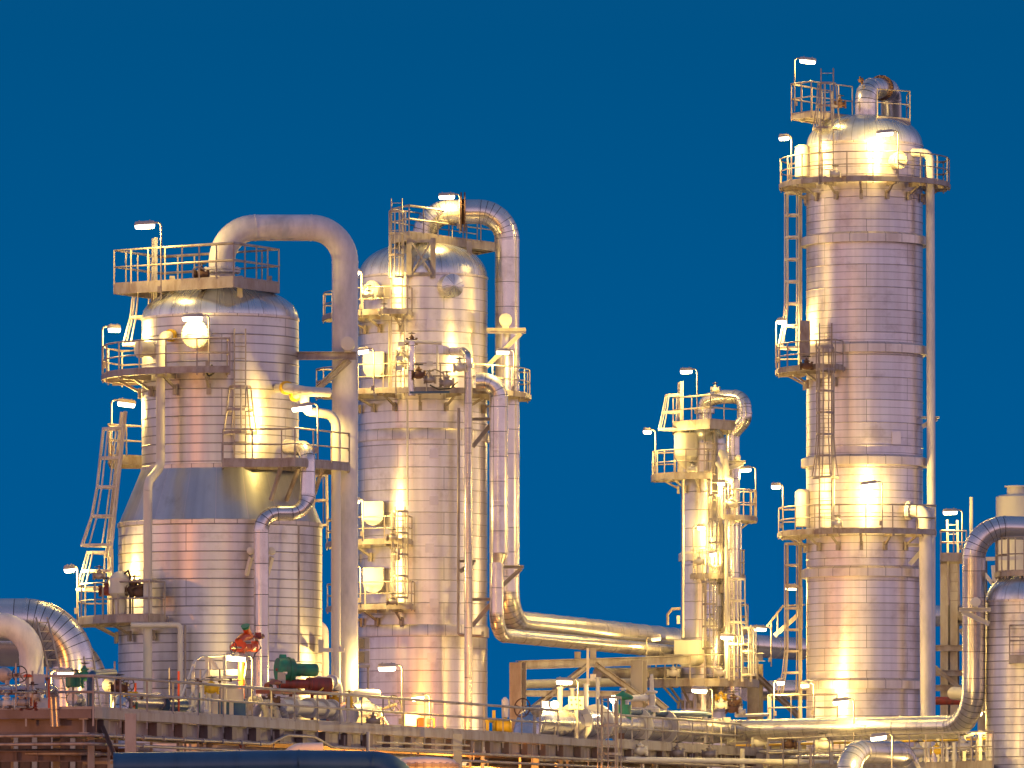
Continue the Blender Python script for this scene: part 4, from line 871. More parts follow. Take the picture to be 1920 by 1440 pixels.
t = thing('electrical_cabinet', 'blue cabinet behind the deck rail under the stair landing', 'cabinet', DK(430, 3.6), None); p = DK(430, 3.6, .36); MB().box(p, (1.15, .5, .7)).build('case', 'blue', t); MB().box(p + Vector((-.28, -.26, 0)), (.5, .02, .62)).build('door', 'blue', t); MB().box(p + Vector((.28, -.26, 0)), (.5, .02, .62)).build('door', 'blue', t)
t = thing('junction_cabinet', 'cream cabinet below the stair landing', 'cabinet', DK(434, 3.), None); p = W_(434, 1303, 3.); MB().box(p, (.85, .4, .45)).build('case', 'cream', t); MB().box(p + Vector((0, -.21, 0)), (.78, .02, .38)).build('door', 'cream', t); MB().box((p + DK(434, 3.)) / 2 - UP * .1, (.14, .2, (p - DK(434, 3.)).z - .2)).build('stand', 'cream', t)
t = thing('wall_cabinet', 'grey instrument cabinet between loop pipe and middle column', 'cabinet', W(683, 1228, 300), None)
for y, h in ((1206, 22), (1232, 24)): MB().box(W(683, y, 300), (.45, .35, m_(h, 300))).build('case', 'steel', t); MB().box(W(678, y, 299.8), (.25, .04, m_(h - 5, 300))).build('window', 'clad', t)
MB().box(W(683, 1249, 300), (.5, .5, .12)).build('shelf', 'steel', t); MB().tube([W(690, 1250, 300), W(690, 1420, 300)], .05, 8).build('post', 'steel', t)
for lab, x, y, off, r, nrm in (('spoked handwheel on a slanted shaft before the middle column', 741, 1321, 3., .36, (.75, -.6, .25)), ('brown spoked handwheel on a slanted shaft at the header bend', 979, 1327, 3., .38, (-.55, -.8, .1)), ('small handwheel at the deck corner valve', 241, 1284, 2.5, .24, (.6, -.7, 0)), ('black handwheel at the left edge of the deck', 37, 1264, 2.2, .26, (.5, -.85, 0))):
    t = thing('hand_valve', lab, 'valve', DK(x, off), 'hand operated valves'); p = W_(x, y, off); handwheel(t, p, nrm, r, 'rust' if 'brown' in lab else 'black', .9)
    nv = Vector(nrm).normalized(); q = p - nv * .9; MB().spin(q - nv * .3, nv, [(0, .2), (.1, .26), (.3, .2), (.5, .1)], 18).build('gear_box', 'steel', t); MB().tube([Vector((q.x, q.y, ZD)), q], .07, 10).build('stand', 'steel', t)
# many valves standing among the pipes of the deck and the platforms
VL = [('cream valve with black wheel left of the leaning ladder', 62, 1305, 2.5, .11, 'cream', (1, 0, 0)), ('dark valve by the bluish stand pipe', 222, 1290, 1.6, .13, 'rust', (1, .2, 0)),
      ('green bodied valve behind the leaning ladder', 142, 1280, 5., .12, 'green', (1, 0, 0)), ('second green valve right of the leaning ladder', 158, 1268, 6., .13, 'green', (1, .2, 0)), ('grey valve under the bright horizontal pipe', 40, 1318, 2., .12, 'galv', (1, 0, 0)), ('red valve under the bright horizontal pipe', 54, 1322, 3., .12, 'red', (1, 0, 0)),
      ('yellow valve beside the cream drain', 396, 1292, 1.8, .12, 'yellow', (1, 0, 0)), ('yellow chained valve at the end of the white flanged pipe', 655, 1315, 2.2, .11, 'yellow', (0, 0, 1)), ('small yellow valve behind the white flanged pipe', 628, 1312, 4.2, .1, 'yellow', (1, 0, 0)), ('brass coloured valve on the rear rail line', 1352, 1322, 2., .12, 'cream', (1, 0, 0)),
      ('dark brown valve beside the rear lamp pole', 1372, 1330, 2.6, .13, 'rust', (1, 0, 0)), ('short valve with wheel on the thin grey line', 1388, 1336, 2., .1, 'cream', (1, .1, 0)), ('grey valve at the foot of the white lamp pole', 700, 1352, 2., .12, 'galv', (1, 0, 0)), ('rusty valve left of the white flanged pipe', 508, 1316, 3., .14, 'rust', (1, .2, 0)), ('pale valve at the far left behind the elbow', 12, 1320, 2., .12, 'cream', (1, 0, 0))]
for lab, x, y, off, r, mt, ax in VL: valve(lab, W_(x, y, off), r, ax, mt, group='valves among the deck pipes')
VP = [('rusty valve on the ring platform of the middle column', 785, 703, 319.6, .14, 'rust'), ('grey valve beside the rusty one on the ring platform', 806, 712, 319.4, .12, 'galv'), ('dark valve cluster under the clad elbow of the riser', 838, 718, 319.5, .15, 'steel'), ('small valve above the ring platform ladder', 772, 640, 320.4, .11, 'rust'), ('pale valve at the instrument bridle of the middle column', 754, 664, 320.3, .13, 'cream'), ('lower pale valve at the instrument bridle of the middle column', 750, 684, 320.3, .13, 'cream'),
      ('red wheel valve on the low round platform', 202, 1108, 258.7, .14, 'red'), ('brown valve on the low round platform', 252, 1106, 258.2, .15, 'rust'), ('second brown valve on the low round platform', 262, 1112, 257.9, .14, 'rust'), ('slim grey valve on the low round platform', 186, 1080, 258.9, .1, 'galv'), ('tiny flanged valve on the square top platform', 378, 515, 260.2, .12, 'rust'), ('valve by the flanged manway of the middle column', 690, 552, 320.2, .12, 'cream'), ('valve at the basket platform of the slim column', 1372, 945, 338.4, .13, 'cream'), ('dark valve below the base platform of the slim column', 1375, 1318, 337.4, .16, 'rust'), ('brass valve below the base platform of the slim column', 1352, 1308, 337.2, .12, 'yellow'), ('bright valve at the side chamber of the slim column', 1332, 1170, 338.8, .14, 'cream')]
for lab, x, y, D, r, mt in VP: valve(lab, W(x, y, D), r, (1, -.1, 0), mt, group='valves on the platforms')
t = thing('level_instrument', 'cream dome topped instrument drum on the low round platform', 'instrument', W(225, 1160, 258.4), None)
MB().spin(W(225, 1160, 258.4), UP, [(0, .2), (.75, .24), (.95, .42), (1.5, .42), (1.72, .2), (1.78, .03)], 24).build('drum', 'cream', t)
MB().tube([W(233, 1076, 258.2), W(240, 1070, 258.2), W(244, 1080, 258.2), W(244, 1160, 258.2)], .04, 8).build('impulse_line', 'black', t)
for x in (193, 212, 236, 249): MB().tube([W(x, 1162, 258.3), W(x, 1085 + (x % 7) * 4, 258.3)], .035, 8).build('impulse_line', 'galv', t)
t = thing('level_bridle', 'vertical level gauge bridle on the middle column above its ring platform', 'instrument', W(772, 740, 320), None)
MB().tube([W(772, 742, 320), W(772, 640, 320)], .17, 16).build('standpipe', 'clad', t); MB().tube([W(758, 640, 320), W(828, 643, 320)], .08, 10).build('arm', 'cream', t); MB().tube([W(820, 648, 320), W(820, 700, 320)], .05, 10).build('leg_line', 'cream', t)
for x, y in ((752, 645), (750, 672), (748, 690), (806, 682)): MB().box(W(x, y, 319.9), (.3, .22, .22)).build('transmitter', 'white', t)
MB().bar(W(768, 736, 319.4), W(843, 735, 319.4), .14, .1).build('tray', 'bluepipe', t)
pipe('steam_line', 'orange lit thin pipe frame beside the cream dogleg pipe', [W(246, 1172, 257.2), W(338, 1172, 257.2), W(338, 1420, 257.2)], .1, 'cream', bend=.14, group='slender risers', n=12)
pipe('steam_line', 'thin channel down the broad column beside the pipe frame', [W(347, 1172, 258), W(347, 1420, 258)], .05, 'galv', group='slender risers', n=8)

# ------------------------------------------------------------------ rear steel: portal frame, truss, stairs
T = thing('portal_frame', 'grey steel portal frame with diagonal braces behind the deck', 'frame', (W(970, 1400, 330).x, 330, 0), None)
for x, y0, D in ((971, 1242, 326), (1198, 1238, 335), (1416, 1245, 345)): a = W(x, y0, D); MB().ibeam(Vector((a.x, a.y, 0)), a, .62, .55, .04, .04, up=Vector((.5, 1, 0))).build('column', 'steel', T)
MB().ibeam(W(972, 1247, 326), W(1430, 1232, 346), .3, .42).build('top_beam', 'steel', T)
for a, b in (((1104, 1246, 331.5), (1000, 1328, 327)), ((1116, 1246, 332), (1222, 1322, 335)), ((1408, 1256, 344), (1500, 1345, 348)), ((1250, 1330, 337), (1200, 1290, 336))): MB().ibeam(W(*a), W(*b), .22, .26).build('diagonal_brace', 'steel', T)
MB().ibeam(W(984, 1300, 326.4), W(1196, 1302, 335), .24, .3).build('tie_beam', 'steel', T)
for x in (1083, 1112): MB().ibeam(W(x, 1236, 330.6), W(x, 1222 if x < 1100 else 1216, 330.6), .3, .3, up=Vector((0, 1, 0))).build('pipe_shoe', 'steel', T)
pipe('rack_pipe', 'yellow lit pipe crossing behind the portal frame', [W(980, 1283, 338), W(1210, 1278, 346), W(1420, 1280, 352)], .22, 'cream', group='pipes on the rear rack', n=16)
pipe('rack_pipe', 'grey pipe under the portal top beam', [W(1120, 1262, 336), W(1420, 1262, 350)], .26, 'steel', group='pipes on the rear rack', n=16)
pipe('rack_pipe', 'pale pipe passing right of the slim column foot', [W(1400, 1296, 346), W(1520, 1293, 350)], .5, 'clad', group='pipes on the rear rack', n=24)
t = thing('steel_post', 'short hanger post with a lilac box behind the panel lamp', 'post', W(1102, 1330, 330), None); MB().box(W(1102, 1250, 329), (.12, .12, m_(70, 329))).build('shaft', 'cream', t); MB().box(W(1112, 1270, 329.5), (.28, .2, .3)).build('box', 'greypipe', t)
for i, (x, y) in enumerate(((1050, 1290), (1073, 1292), (1099, 1284), (1121, 1272), (1168, 1292))):
    t = thing('vent_post', ('left', 'second', 'third', 'tallest', 'right') [i] + ' pale upright pipe of the row behind the pale yellow panel', 'pipe', DK(x, 6), 'upright pipes behind the panel'); MB().tube([DK(x, 6), W_(x, y, 6)], (.11, .08, .1, .09, .07)[i], 12).build('straight_run', 'cream', t); MB().spin(W_(x, y + 1, 6), UP, [(0, .14), (.06, .14), (.07, .1)], 12).build('cap', 'cream', t)
# frame between tall and right edge columns
T = thing('steel_tower', 'open steel frame between the tall column and the right edge column', 'frame', (W(1800, 1400, 345).x, 345, 0), None)
for x in (1772, 1790, 1842): a = W(x, 1045, 346); MB().ibeam(Vector((a.x, a.y, 0)), a, .4, .4, .04, .03, up=Vector((.3, 1, 0))).build('column', 'steel', T)
for y in (1215, 1262, 1290): MB().ibeam(W(1745, y, 345.5), W(1850, y, 345.5), .24, .3).build('cross_beam', 'steel', T)
for a, b in (((1752, 1250), (1805, 1295)), ((1800, 1180), (1850, 1250))): MB().ibeam(W(*a, 345), W(*b, 345), .2, .2).build('diagonal_brace', 'steel', T)
T = thing('pipe_support', 'cream diagonal truss behind the curved duct', 'frame', W(1860, 1150, 312), None)
for a, b in (((1862, 1060), (1870, 1175)), ((1846, 1076), (1866, 1100)), ((1884, 1078), (1862, 1102)), ((1846, 1048), (1925, 1046))): MB().bar(W(*a, 312), W(*b, 312), .16, .16).build('strut', 'cream', T)
pipe('rack_pipe', 'red brown pipe low between tall column and curved duct', [W(1740, 1314, 340), W(1840, 1314, 340)], .2, 'red', group='pipes on the rear rack', n=16)
pipe('rack_pipe', 'round yellow lit vessel end between tall column and curved duct', [W(1788, 1300, 338), W(1815, 1302, 336)], .32, 'cream', group='pipes on the rear rack', n=20)
# stairs left of the tall column foot
T = thing('stair', 'galvanised stair rising behind the caged ladder left of the tall column', 'stairs', W(1440, 1190, 346), None)
for D in (346, 347): MB().bar(W(1452, 1192, D), W(1500, 1150, D), .06, .22).build('stringer', 'galv', T); MB().tube([W(1432, 1182, D), W(1468, 1136, D), W(1508, 1134, D)], .05, 8).build('handrail', 'galv', T)
for x, y0, y1 in ((1446, 1165, 1190), (1458, 1150, 1186), (1478, 1136, 1170), (1496, 1135, 1156)): MB().tube([W(x, y1, 346), W(x, y0, 346)], .04, 8).build('post', 'galv', T)
repeat(T, 'tread', 'galv', [W(1452, 1192, 346.5).lerp(W(1500, 1150, 346.5), (i + .5) / 7) for i in range(7)], lambda mb: mb.box((0, 0, 0), (.26, .95, .04)))
# handrail loop left of the slim column
t = thing('handrail_hoop', 'grey handrail hoop left of the slim column foot', 'rail', W(1252, 1170, 340), None); MB().tube([W(1252, 1172, 340), W(1252, 1152, 340), W(1260, 1142, 340), W(1276, 1141, 340)], .07, 10).build('tube', 'galv', t); MB().box(W(1272, 1162, 340), (.16, .16, .4)).build('box', 'cream', t)
# right hand lower walkway
poly_platform('walkway', 'yellow lit walkway along the bottom right', [(1440, 305), (1862, 286), (1862, 300), (1440, 320)], 1438, 300, [(0, 1), (3, 2)], h=1.3, spacing=1.5, group='walkways')
T = thing('walkway_structure', 'lower deck edge continuing right of the rear lamp', 'deck', W(1400, 1405, 316), 'walkways')
MB().ibeam(W(1395, 1420, 315), W(1590, 1424, 316), .3, .5).build('edge_beam', 'steel', T); rails(T, [W(1400, 1408, 315), W(1590, 1410, 316)], h=1.15, spacing=1.6, mat='steel')
for i, x in enumerate((1735, 1741, 1767, 1776)):
    t = thing('vent_post', ('first', 'second', 'third', 'fourth')[i] + ' bright upright tube of the four above the bottom right walkway', 'pipe', W(x, 1440, 292), 'upright tubes at the walkway'); MB().tube([W(x, 1440, 292), W(x, 1394, 292)], .06, 10).build('straight_run', 'cream', t); MB().spin(W(x, 1422, 292), UP, [(0, .1), (.05, .1)], 10).build('collar', 'cream', t)
bulkhead('bulkhead lamp under the bottom right walkway', 1760, 1440, 291.5, 900, (1, .66, .22), 'lens')
bulkhead('bulkhead lamp under the rear header', 1300, 1412, 326, 1600, (1, .62, .2), 'lens')
# loop pipe base clutter between broad and middle columns
t = thing('pipe_clamp', 'cream clamp holding the loop pipe and branch pipe together', 'clamp', W(625, 1220, 260.5), None); MB().bar(W(600, 1219, 260.2), W(646, 1219, 260.2), .3, .14).build('beam', 'cream', t); MB().box(W(602, 1212, 260.6), (.2, .3, .5)).build('lug', 'cream', t)
pipe('riser_pipe', 'pale riser in the gap beside the broad column foot', [W(594, 1172, 266), W(607, 1175, 266), W(609, 1420, 266)], m_(9, 266), 'greypipe', bend=.3, group='slender risers')

# sodium street lamps along the road in front of the plant (their orange streaks run down the columns)
rd = MB(); rd.prism([(-400, 196), (400, 196), (400, 204), (-400, 204)], .004, .03); tag(rd.build('road', 'asphalt'), None, None, kind='structure')
for X, Y, lab in ((-100, 218, 'farthest left'), (-45, 207, 'second'), (-1.2, 211, 'third'), (44, 205, 'farthest right')):
    t = thing('unseen_pole_lamp', 'low sodium street lamp by the road, %s of the row of four' % lab, 'street lamp', (X, Y, .02), 'sodium street lamps')
    MB().spin((X, Y, .02), UP, [(0, .12), (.3, .12), (.32, .07), (4.0, .05), (4.0, .03)], 12).build('pole', 'galv', t)
    MB().tube([(X, Y, 3.9), (X, Y + .1, 4.1), (X, Y + .6, 4.2)], .035, 8).build('arm', 'galv', t)
    MB().box((X, Y + .9, 4.22), (.26, .7, .12)).build('housing', 'housing', t); MB().box((X, Y + .9, 4.14), (.2, .55, .04)).build('lens', 'lens_sodium', t)
    ld = bpy.data.lights.new('bulb', 'POINT'); ld.energy = 21000 if X < -40 else 3200; ld.color = (1., .36, .05); ld.shadow_soft_size = .25
    lo = bpy.data.objects.new('bulb', ld); COL.objects.link(lo); lo.parent = t; lo.location = (0, .9, 3.85)
# low plant buildings behind the deck
def block(label, x0, x1, y, D, mat, depth=8, bays=6, wmat='steel'):
    X0, X1 = W(x0, 0, D).x, W(x1, 0, D).x; z = Zat(y, D); t = thing('plant_building', label, 'building', ((X0 + X1) / 2, D, 0), 'low plant buildings')
    MB().box(((X0 + X1) / 2, D + depth / 2, z / 2), (X1 - X0, depth, z)).build('wall', mat, t); MB().box(((X0 + X1) / 2, D + depth / 2, z + .1), (X1 - X0 + .5, depth + .5, .2)).build('roof', wmat, t)
    repeat(t, 'frame_post', wmat, [(X0 + (X1 - X0) * (i + .5) / bays, D - .1, z / 2) for i in range(bays)], lambda mb: mb.box((0, 0, 0), (.22, .2, z)))
    repeat(t, 'panel', mat, [(X0 + (X1 - X0) * (i + 1.) / bays, D - .03, z * .72) for i in range(bays - 1)], lambda mb: mb.box((0, 0, 0), ((X1 - X0) / bays * .55, .06, z * .3)))
block('brown walled pump house behind the left of the deck', -60, 262, 1372, 300, 'rust', bays=9)
block('pale walled low building behind the deck under the slim column', 985, 1420, 1396, 352, 'cream', bays=12)
block('pale walled low building behind the walkway at the bottom right', 1424, 1860, 1398, 350, 'panel', bays=12)
block('dark walled building under the deck behind the orange glow', 640, 985, 1402, 345, 'rust', bays=7)
# odds and ends among the deck pipes: (label, name, category, pixel x, top row, bottom row or None for the deck, offset, width, depth, material)
ODD = [('cream instrument box behind the leaning ladder', 'instrument_box', 'box', 71, 1266, 1291, 3.4, .38, .3, 'cream'), ('pale ribbed box low at the left deck edge', 'instrument_box', 'box', 76, 1310, 1328, 2., .42, .3, 'white'),
       ('red machine block low at the left deck edge', 'pump_block', 'pump', 50, 1309, 1319, 2.6, .3, .3, 'red'), ('orange cap on the scaffold tube at the left', 'small_tank', 'tank', 52, 1264, 1269, 2.2, .28, .1, 'orange'), ('orange bollard post left of the lit floodlight', 'marker_post', 'post', 90, 1274, None, 2.4, .1, .1, 'orange'),
       ('green tank body behind the leaning ladder', 'small_tank', 'tank', 137, 1268, 1288, 3.5, .5, .35, 'green'), ('yellow guard plate right of the deck corner', 'guard_plate', 'guard', 246, 1298, 1305, 2., .44, .06, 'yellow'), ('orange banded pole right of the yellow guard', 'marker_post', 'post', 254, 1282, None, 2.2, .06, .06, 'orange'),
       ('green pole beside the orange banded pole', 'marker_post', 'post', 256, 1318, None, 1.9, .07, .07, 'green'), ('white post by the yellow chained valve', 'marker_post', 'post', 653, 1302, None, 2.0, .11, .11, 'white'), ('orange banded scaffold pole at the stair foot', 'marker_post', 'post', 335, 1260, None, 1.4, .06, .06, 'orange'), ('green pole at the stair foot', 'marker_post', 'post', 373, 1300, None, 1.2, .08, .08, 'green'),
       ('blue box behind the stair foot', 'instrument_box', 'box', 339, 1316, 1332, 2.4, .3, .2, 'blue'), ('yellow box behind the stair foot', 'instrument_box', 'box', 328, 1311, 1320, 3.0, .2, .2, 'yellow'), ('cream upright duct left of the cream drain', 'duct', 'duct', 402, 1290, None, 2.8, .2, .2, 'cream'), ('grey transformer box behind the red boxes', 'instrument_box', 'box', 770, 1338, None, 4.2, .6, .4, 'steel'),
       ('small white box on the rear header near its bend', 'instrument_box', 'box', 1022, 1316, 1332, 4.6, .34, .25, 'white'), ('cream valve box below the pale yellow panel', 'instrument_box', 'box', 1098, 1340, 1362, 2.6, .3, .25, 'cream'), ('rust streaked box at the ladder top', 'instrument_box', 'box', 1162, 1376, 1390, .8, .35, .2, 'rust'), ('pale meter box beside the rear lamp pole', 'instrument_box', 'box', 1362, 1346, 1372, 1.6, .3, .25, 'white'),
       ('tan upright duct left of the rear lamp pole', 'duct', 'duct', 1322, 1345, None, 1.6, .16, .16, 'cream'), ('blue lidded drum behind the green motor', 'small_tank', 'tank', 612, 1318, None, 5.5, .5, .5, 'blue'), ('yellow banded bracket behind the green motor', 'guard_plate', 'guard', 618, 1312, None, 4.6, .12, .1, 'yellow')]
for lab, nm, ct, x, y0, y1, off, w, dp, mt in ODD:
    d = dk(x, off); z1 = Zat(y0, d); z0 = ZD if y1 is None else Zat(y1, d); p = DK(x, off); t = thing(nm, lab, ct, Vector((p.x, p.y, ZD)), None)
    if nm in ('small_tank',): MB().spin((p.x, p.y, z0), UP, [(0, w * .45), (.03, w * .5), (z1 - z0 - .05, w * .5), (z1 - z0, w * .3)], 20).build('body', mt, t)
    else:
        MB().box((p.x, p.y, (z0 + z1) / 2), (w, dp, z1 - z0), .3).build('body', mt, t); MB().box((p.x, p.y, z1 + .012), (w * 1.08, dp * 1.08, .025), .3).build('lid', mt, t)
    if y1 is not None: MB().box((p.x, p.y + .02, (ZD + z0) / 2), (.07, .07, z0 - ZD), .3).build('stand', 'steel', t)
SC = [('left', 30, 1243, None), ('right of the pale elbow', 61, 1258, None), ('behind the lit floodlight', 88, 1250, None), ('at the deck corner', 215, 1240, None), ('by the stair foot', 318, 1252, None), ('at the stair rail', 412, 1254, None), ('before the cream cabinet', 376, 1256, None)]
for lab, x, y0, _ in SC:
    t = thing('scaffold_tube', 'upright scaffold tube ' + ('at the far left of the deck' if lab == 'left' else lab), 'tube', DK(x, 1.8), 'scaffold tubes'); MB().tube([DK(x, 1.8), W_(x, y0, 1.8)], .032, 8).build('tube', 'galv', t); MB().spin(W_(x, y0 + 26, 1.8), UP, [(0, .06), (.1, .06)], 10).build('coupler', 'rust', t)
for lab, x0, x1, y in (('long scaffold tube lying across the left deck edge', 4, 82, 1298), ('scaffold tube across the stair front', 348, 452, 1275), ('blue grey scaffold tube right of the yellow guard', 246, 340, 1308), ('low scaffold tube at the left deck edge', 6, 60, 1326)):
    t = thing('scaffold_tube', lab, 'tube', DK(x0, 1.5), 'scaffold tubes'); MB().tube([W_(x0, y, 1.5), W_(x1, y, 1.5)], .032, 8).build('tube', 'galv', t)
    for f in (.2, .8): MB().box(W_(x0, y, 1.5).lerp(W_(x1, y, 1.5), f), (.12, .12, .12)).build('coupler', 'rust', t)
# instrument tubing on the ring platform and the low round platform
for lab, pts, mt in (('thin looping tubing beside the level gauge bridle', [(800, 735, 319.4), (800, 700, 319.4), (815, 692, 319.3), (832, 700, 319.3), (834, 735, 319.4)], 'galv'), ('black cable sagging below the ring platform valves', [(806, 722, 319.2), (822, 730, 319.1), (845, 728, 319.1), (858, 716, 319.2)], 'black'), ('grey tubing bundle left of the level gauge bridle', [(742, 740, 319.8), (742, 668, 319.8), (752, 660, 319.8), (762, 668, 319.8)], 'galv'),
                     ('thin tubing loop at the broad column top platform', [(362, 520, 259.8), (362, 505, 259.8), (370, 500, 259.8), (384, 506, 259.9)], 'galv'), ('tubing run under the slim column base platform', [(1330, 1330, 337.6), (1330, 1306, 337.6), (1366, 1300, 337.6), (1390, 1308, 337.6), (1392, 1340, 337.6)], 'galv'), ('cable loop beneath the lamp before the white manway', [(398, 684, 257.9), (386, 698, 257.8), (392, 706, 257.8), (402, 698, 257.8)], 'black')):
    pipe('tubing', lab, [W(*q) for q in pts], .035, mt, bend=.12, group='instrument tubing', n=8)
# two warm white lamps added out of view to brighten the deck front
for X, Y, lab in ((3.5, 256, 'left'), (14.5, 262, 'right')):
    t = thing('unseen_pole_lamp', 'added warm white lamp out of view before the deck, %s of the pair' % lab, 'street lamp', (X, Y, .02), 'added lamps before the deck')
    MB().spin((X, Y, .02), UP, [(0, .12), (.3, .12), (.32, .07), (3.4, .05), (3.4, .03)], 12).build('pole', 'galv', t)
    MB().tube([(X, Y, 3.3), (X, Y + .1, 3.5), (X, Y + .6, 3.6)], .035, 8).build('arm', 'galv', t)
    MB().box((X, Y + .9, 3.62), (.26, .7, .12)).build('housing', 'housing', t); MB().box((X, Y + .9, 3.54), (.2, .55, .04)).build('lens', 'lens', t)
    ld = bpy.data.lights.new('bulb', 'POINT'); ld.energy = 2100; ld.color = (1., .66, .2); ld.shadow_soft_size = .25
    lo = bpy.data.objects.new('bulb', ld); COL.objects.link(lo); lo.parent = t; lo.location = (0, .9, 3.25)
# pipe rack hung along the deck, below its edge beam
PR = thing('pipe_rack', 'long hanging pipe rack slung below the whole deck', 'rack', C0 - UP * 2, None)
L = (C1 - C0).length
for k in range(13):
    a = C0 + ED * (3 + k * 7.2) + PD * .5
    for o in (0, 3.4): MB().bar(a + PD * o - UP * .7, a + PD * o - UP * 2.6, .09, .09).build('hanger_post', 'steel', PR)
    for z in (1.6, 2.25): MB().bar(a - UP * z, a + PD * 3.4 - UP * z, .1, .12).build('cross_bar', 'steel', PR)
for i, (o, z, r, mt, lab) in enumerate(((.7, 1.42, .06, 'galv', 'front'), (1.1, 1.40, .09, 'cream', 'cream'), (1.7, 1.36, .12, 'clad', 'clad'), (2.3, 1.42, .07, 'rust', 'rusty'), (2.9, 1.40, .1, 'greypipe', 'pale grey'), (.8, 2.08, .10, 'clad', 'lower clad'), (1.4, 2.10, .07, 'cream', 'lower cream'), (2.1, 2.05, .13, 'bluepipe', 'blue grey'), (2.8, 2.10, .06, 'galv', 'lower thin'))):
    pipe('rack_pipe', '%s pipe lying on the rack hung below the deck' % lab, [C0 + ED * (1. + o) + PD * 9 - UP * z, C0 + ED * (1. + o) + PD * o - UP * z, C1 + PD * o - UP * z], r, mt, bend=.4, group='pipes on the hanging rack', n=12)
for i, (x, y0, y1, D, r, mt, lab) in enumerate(((1052, 1392, 1470, 292, .1, 'cream', 'cream drop pipe left of the tall deck ladder'), (1074, 1390, 1470, 294, .05, 'galv', 'thin drop pipe left of the tall deck ladder'), (1205, 1398, 1470, 297, .08, 'clad', 'clad drop pipe right of the tall deck ladder'), (1228, 1398, 1470, 300, .12, 'cream', 'thick cream drop pipe right of the tall deck ladder'), (1285, 1402, 1470, 303, .06, 'galv', 'thin drop pipe below the rear header'), (1392, 1404, 1470, 308, .1, 'cream', 'cream drop pipe below the rear lamp'), (905, 1382, 1470, 272, .08, 'cream', 'cream drop pipe in the orange glow'), (690, 1372, 1470, 256, .07, 'cream', 'cream drop pipe left of the orange glow'), (455, 1350, 1470, 248, .1, 'red', 'red drop pipe under the fire monitor'), (375, 1352, 1470, 247, .09, 'cream', 'cream drop pipe under the stair foot'), (1790, 1392, 1470, 289, .09, 'cream', 'cream riser at the end of the bottom right walkway'), (1822, 1380, 1470, 289, .06, 'galv', 'thin riser at the end of the bottom right walkway'), (1520, 1402, 1470, 296, .07, 'galv', 'thin riser left of the half loop duct'), (1750, 1400, 1470, 294, .12, 'clad', 'clad riser between the walkway uprights'))):
    pipe('drop_pipe', lab, [W(x, y0, D), W(x, y1, D)], r, mt, group='drop pipes below the decks', n=12, flanges=[(0, .35)] if r > .07 else [])
# more fittings on the slim column
root = pipe('riser_pipe', 'bright cream bend hugging the slim column below its round platform', [W(1352, 850, 339.4), W(1358, 852, 339.2), W(1360, 896, 339.2), W(1374, 902, 339.2)], .2, 'cream', bend=.3, group='slender risers', n=16)
pipe('riser_pipe', 'second bright bend left of the slim column riser', [W(1344, 868, 338.9), W(1350, 872, 338.8), W(1351, 975, 338.8)], .13, 'cream', bend=.25, group='slender risers', n=14)
pipe('riser_pipe', 'thin white line down the left of the slim column', [W(1281, 895, 340.2), W(1281, 1196, 340.2)], .06, 'white', group='slender risers', n=8)
pipe('riser_pipe', 'thin cream line right of the slim column side chamber', [W(1362, 976, 338.6), W(1362, 1272, 338.6)], .09, 'cream', group='slender risers', n=10)
pipe('riser_pipe', 'clad line beside the slim column riser', [W(1388, 976, 340.6), W(1388, 1300, 340.6)], .08, 'clad', group='slender risers', n=10)
ladder('caged_ladder', 'inner hooped ladder over the slim column side chamber', W(1330, 1082, 338.4), W(1330, 1274, 338.4), 270, cage=(.3, .95), w=.45, R=.33)
ladder('ladder', 'short ladder under the top platform of the slim column', W(1330, 800, 339.5), W(1330, 892, 339.5), 270, w=.5)
arc_platform('column_platform', 'second narrow landing on the slim column above its base platform', 1338, DS - .6, 1180, 42, 66, 290, 395, h=1.2, brackets=2, spacing=.9)
for lab, x, y, D, r in (('cream valve at the wall lamp of the slim column', 1312, 1052, 338.2, .12), ('grey valve on the base platform of the slim column', 1262, 1262, 338.4, .13), ('second grey valve on the base platform of the slim column', 1350, 1262, 337.6, .12), ('pale valve under the round platform of the slim column', 1298, 880, 338.4, .1), ('cream valve above the swan neck of the slim column', 1341, 730, 340.8, .09)): valve(lab, W(x, y, D), r, (1, -.1, 0), 'cream', group='valves on the platforms')
# thin lines on the tall and middle columns
pipe('conduit', 'white conduit down the front of the tall column beside its ladder', [W(1563, 704, 321.3), W(1563, 990, 321.3)], .05, 'white', group='slender risers', n=8)
pipe('conduit', 'grey conduit up the tall column behind its top ladder', [W(1536, 222, 322.6), W(1536, 345, 321.6)], .045, 'galv', group='slender risers', n=8)
pipe('conduit', 'thin conduit down the left side of the middle column', [W(730, 600, 321.4), W(730, 738, 321.4)], .05, 'galv', group='slender risers', n=8)
pipe('conduit', 'second conduit down the left side of the middle column between platforms', [W(764, 750, 321.2), W(764, 948, 321.2)], .05, 'cream', group='slender risers', n=8)
pipe('conduit', 'thin conduit on the broad column right of the S bend pipe', [W(560, 985, 258.9), W(560, 1240, 258.7)], .04, 'galv', group='slender risers', n=8)
for lab, x, y, D, r, mt in (('cream valve on the short platform of the middle column', 720, 585, 320.8, .11, 'cream'), ('grey valve beside the lowest hooded manway', 735, 1128, 320.2, .11, 'galv'), ('grey valve beside the upper of the lower hooded manways', 735, 1008, 320.2, .11, 'galv'), ('pale valve by the riser elbow of the middle column', 862, 690, 319.4, .13, 'cream'), ('small valve on the lower ring of the tall column', 1570, 982, 321., .11, 'cream'), ('small valve on the full ring of the tall column', 1566, 326, 321., .11, 'cream'), ('brown valve on the side platform of the tall column', 1512, 686, 321.8, .13, 'rust'), ('valve on the perch over the tall column crown', 1575, 196, 323.8, .12, 'rust')): valve(lab, W(x, y, D), r, (1, -.1, 0), mt, group='valves on the platforms')
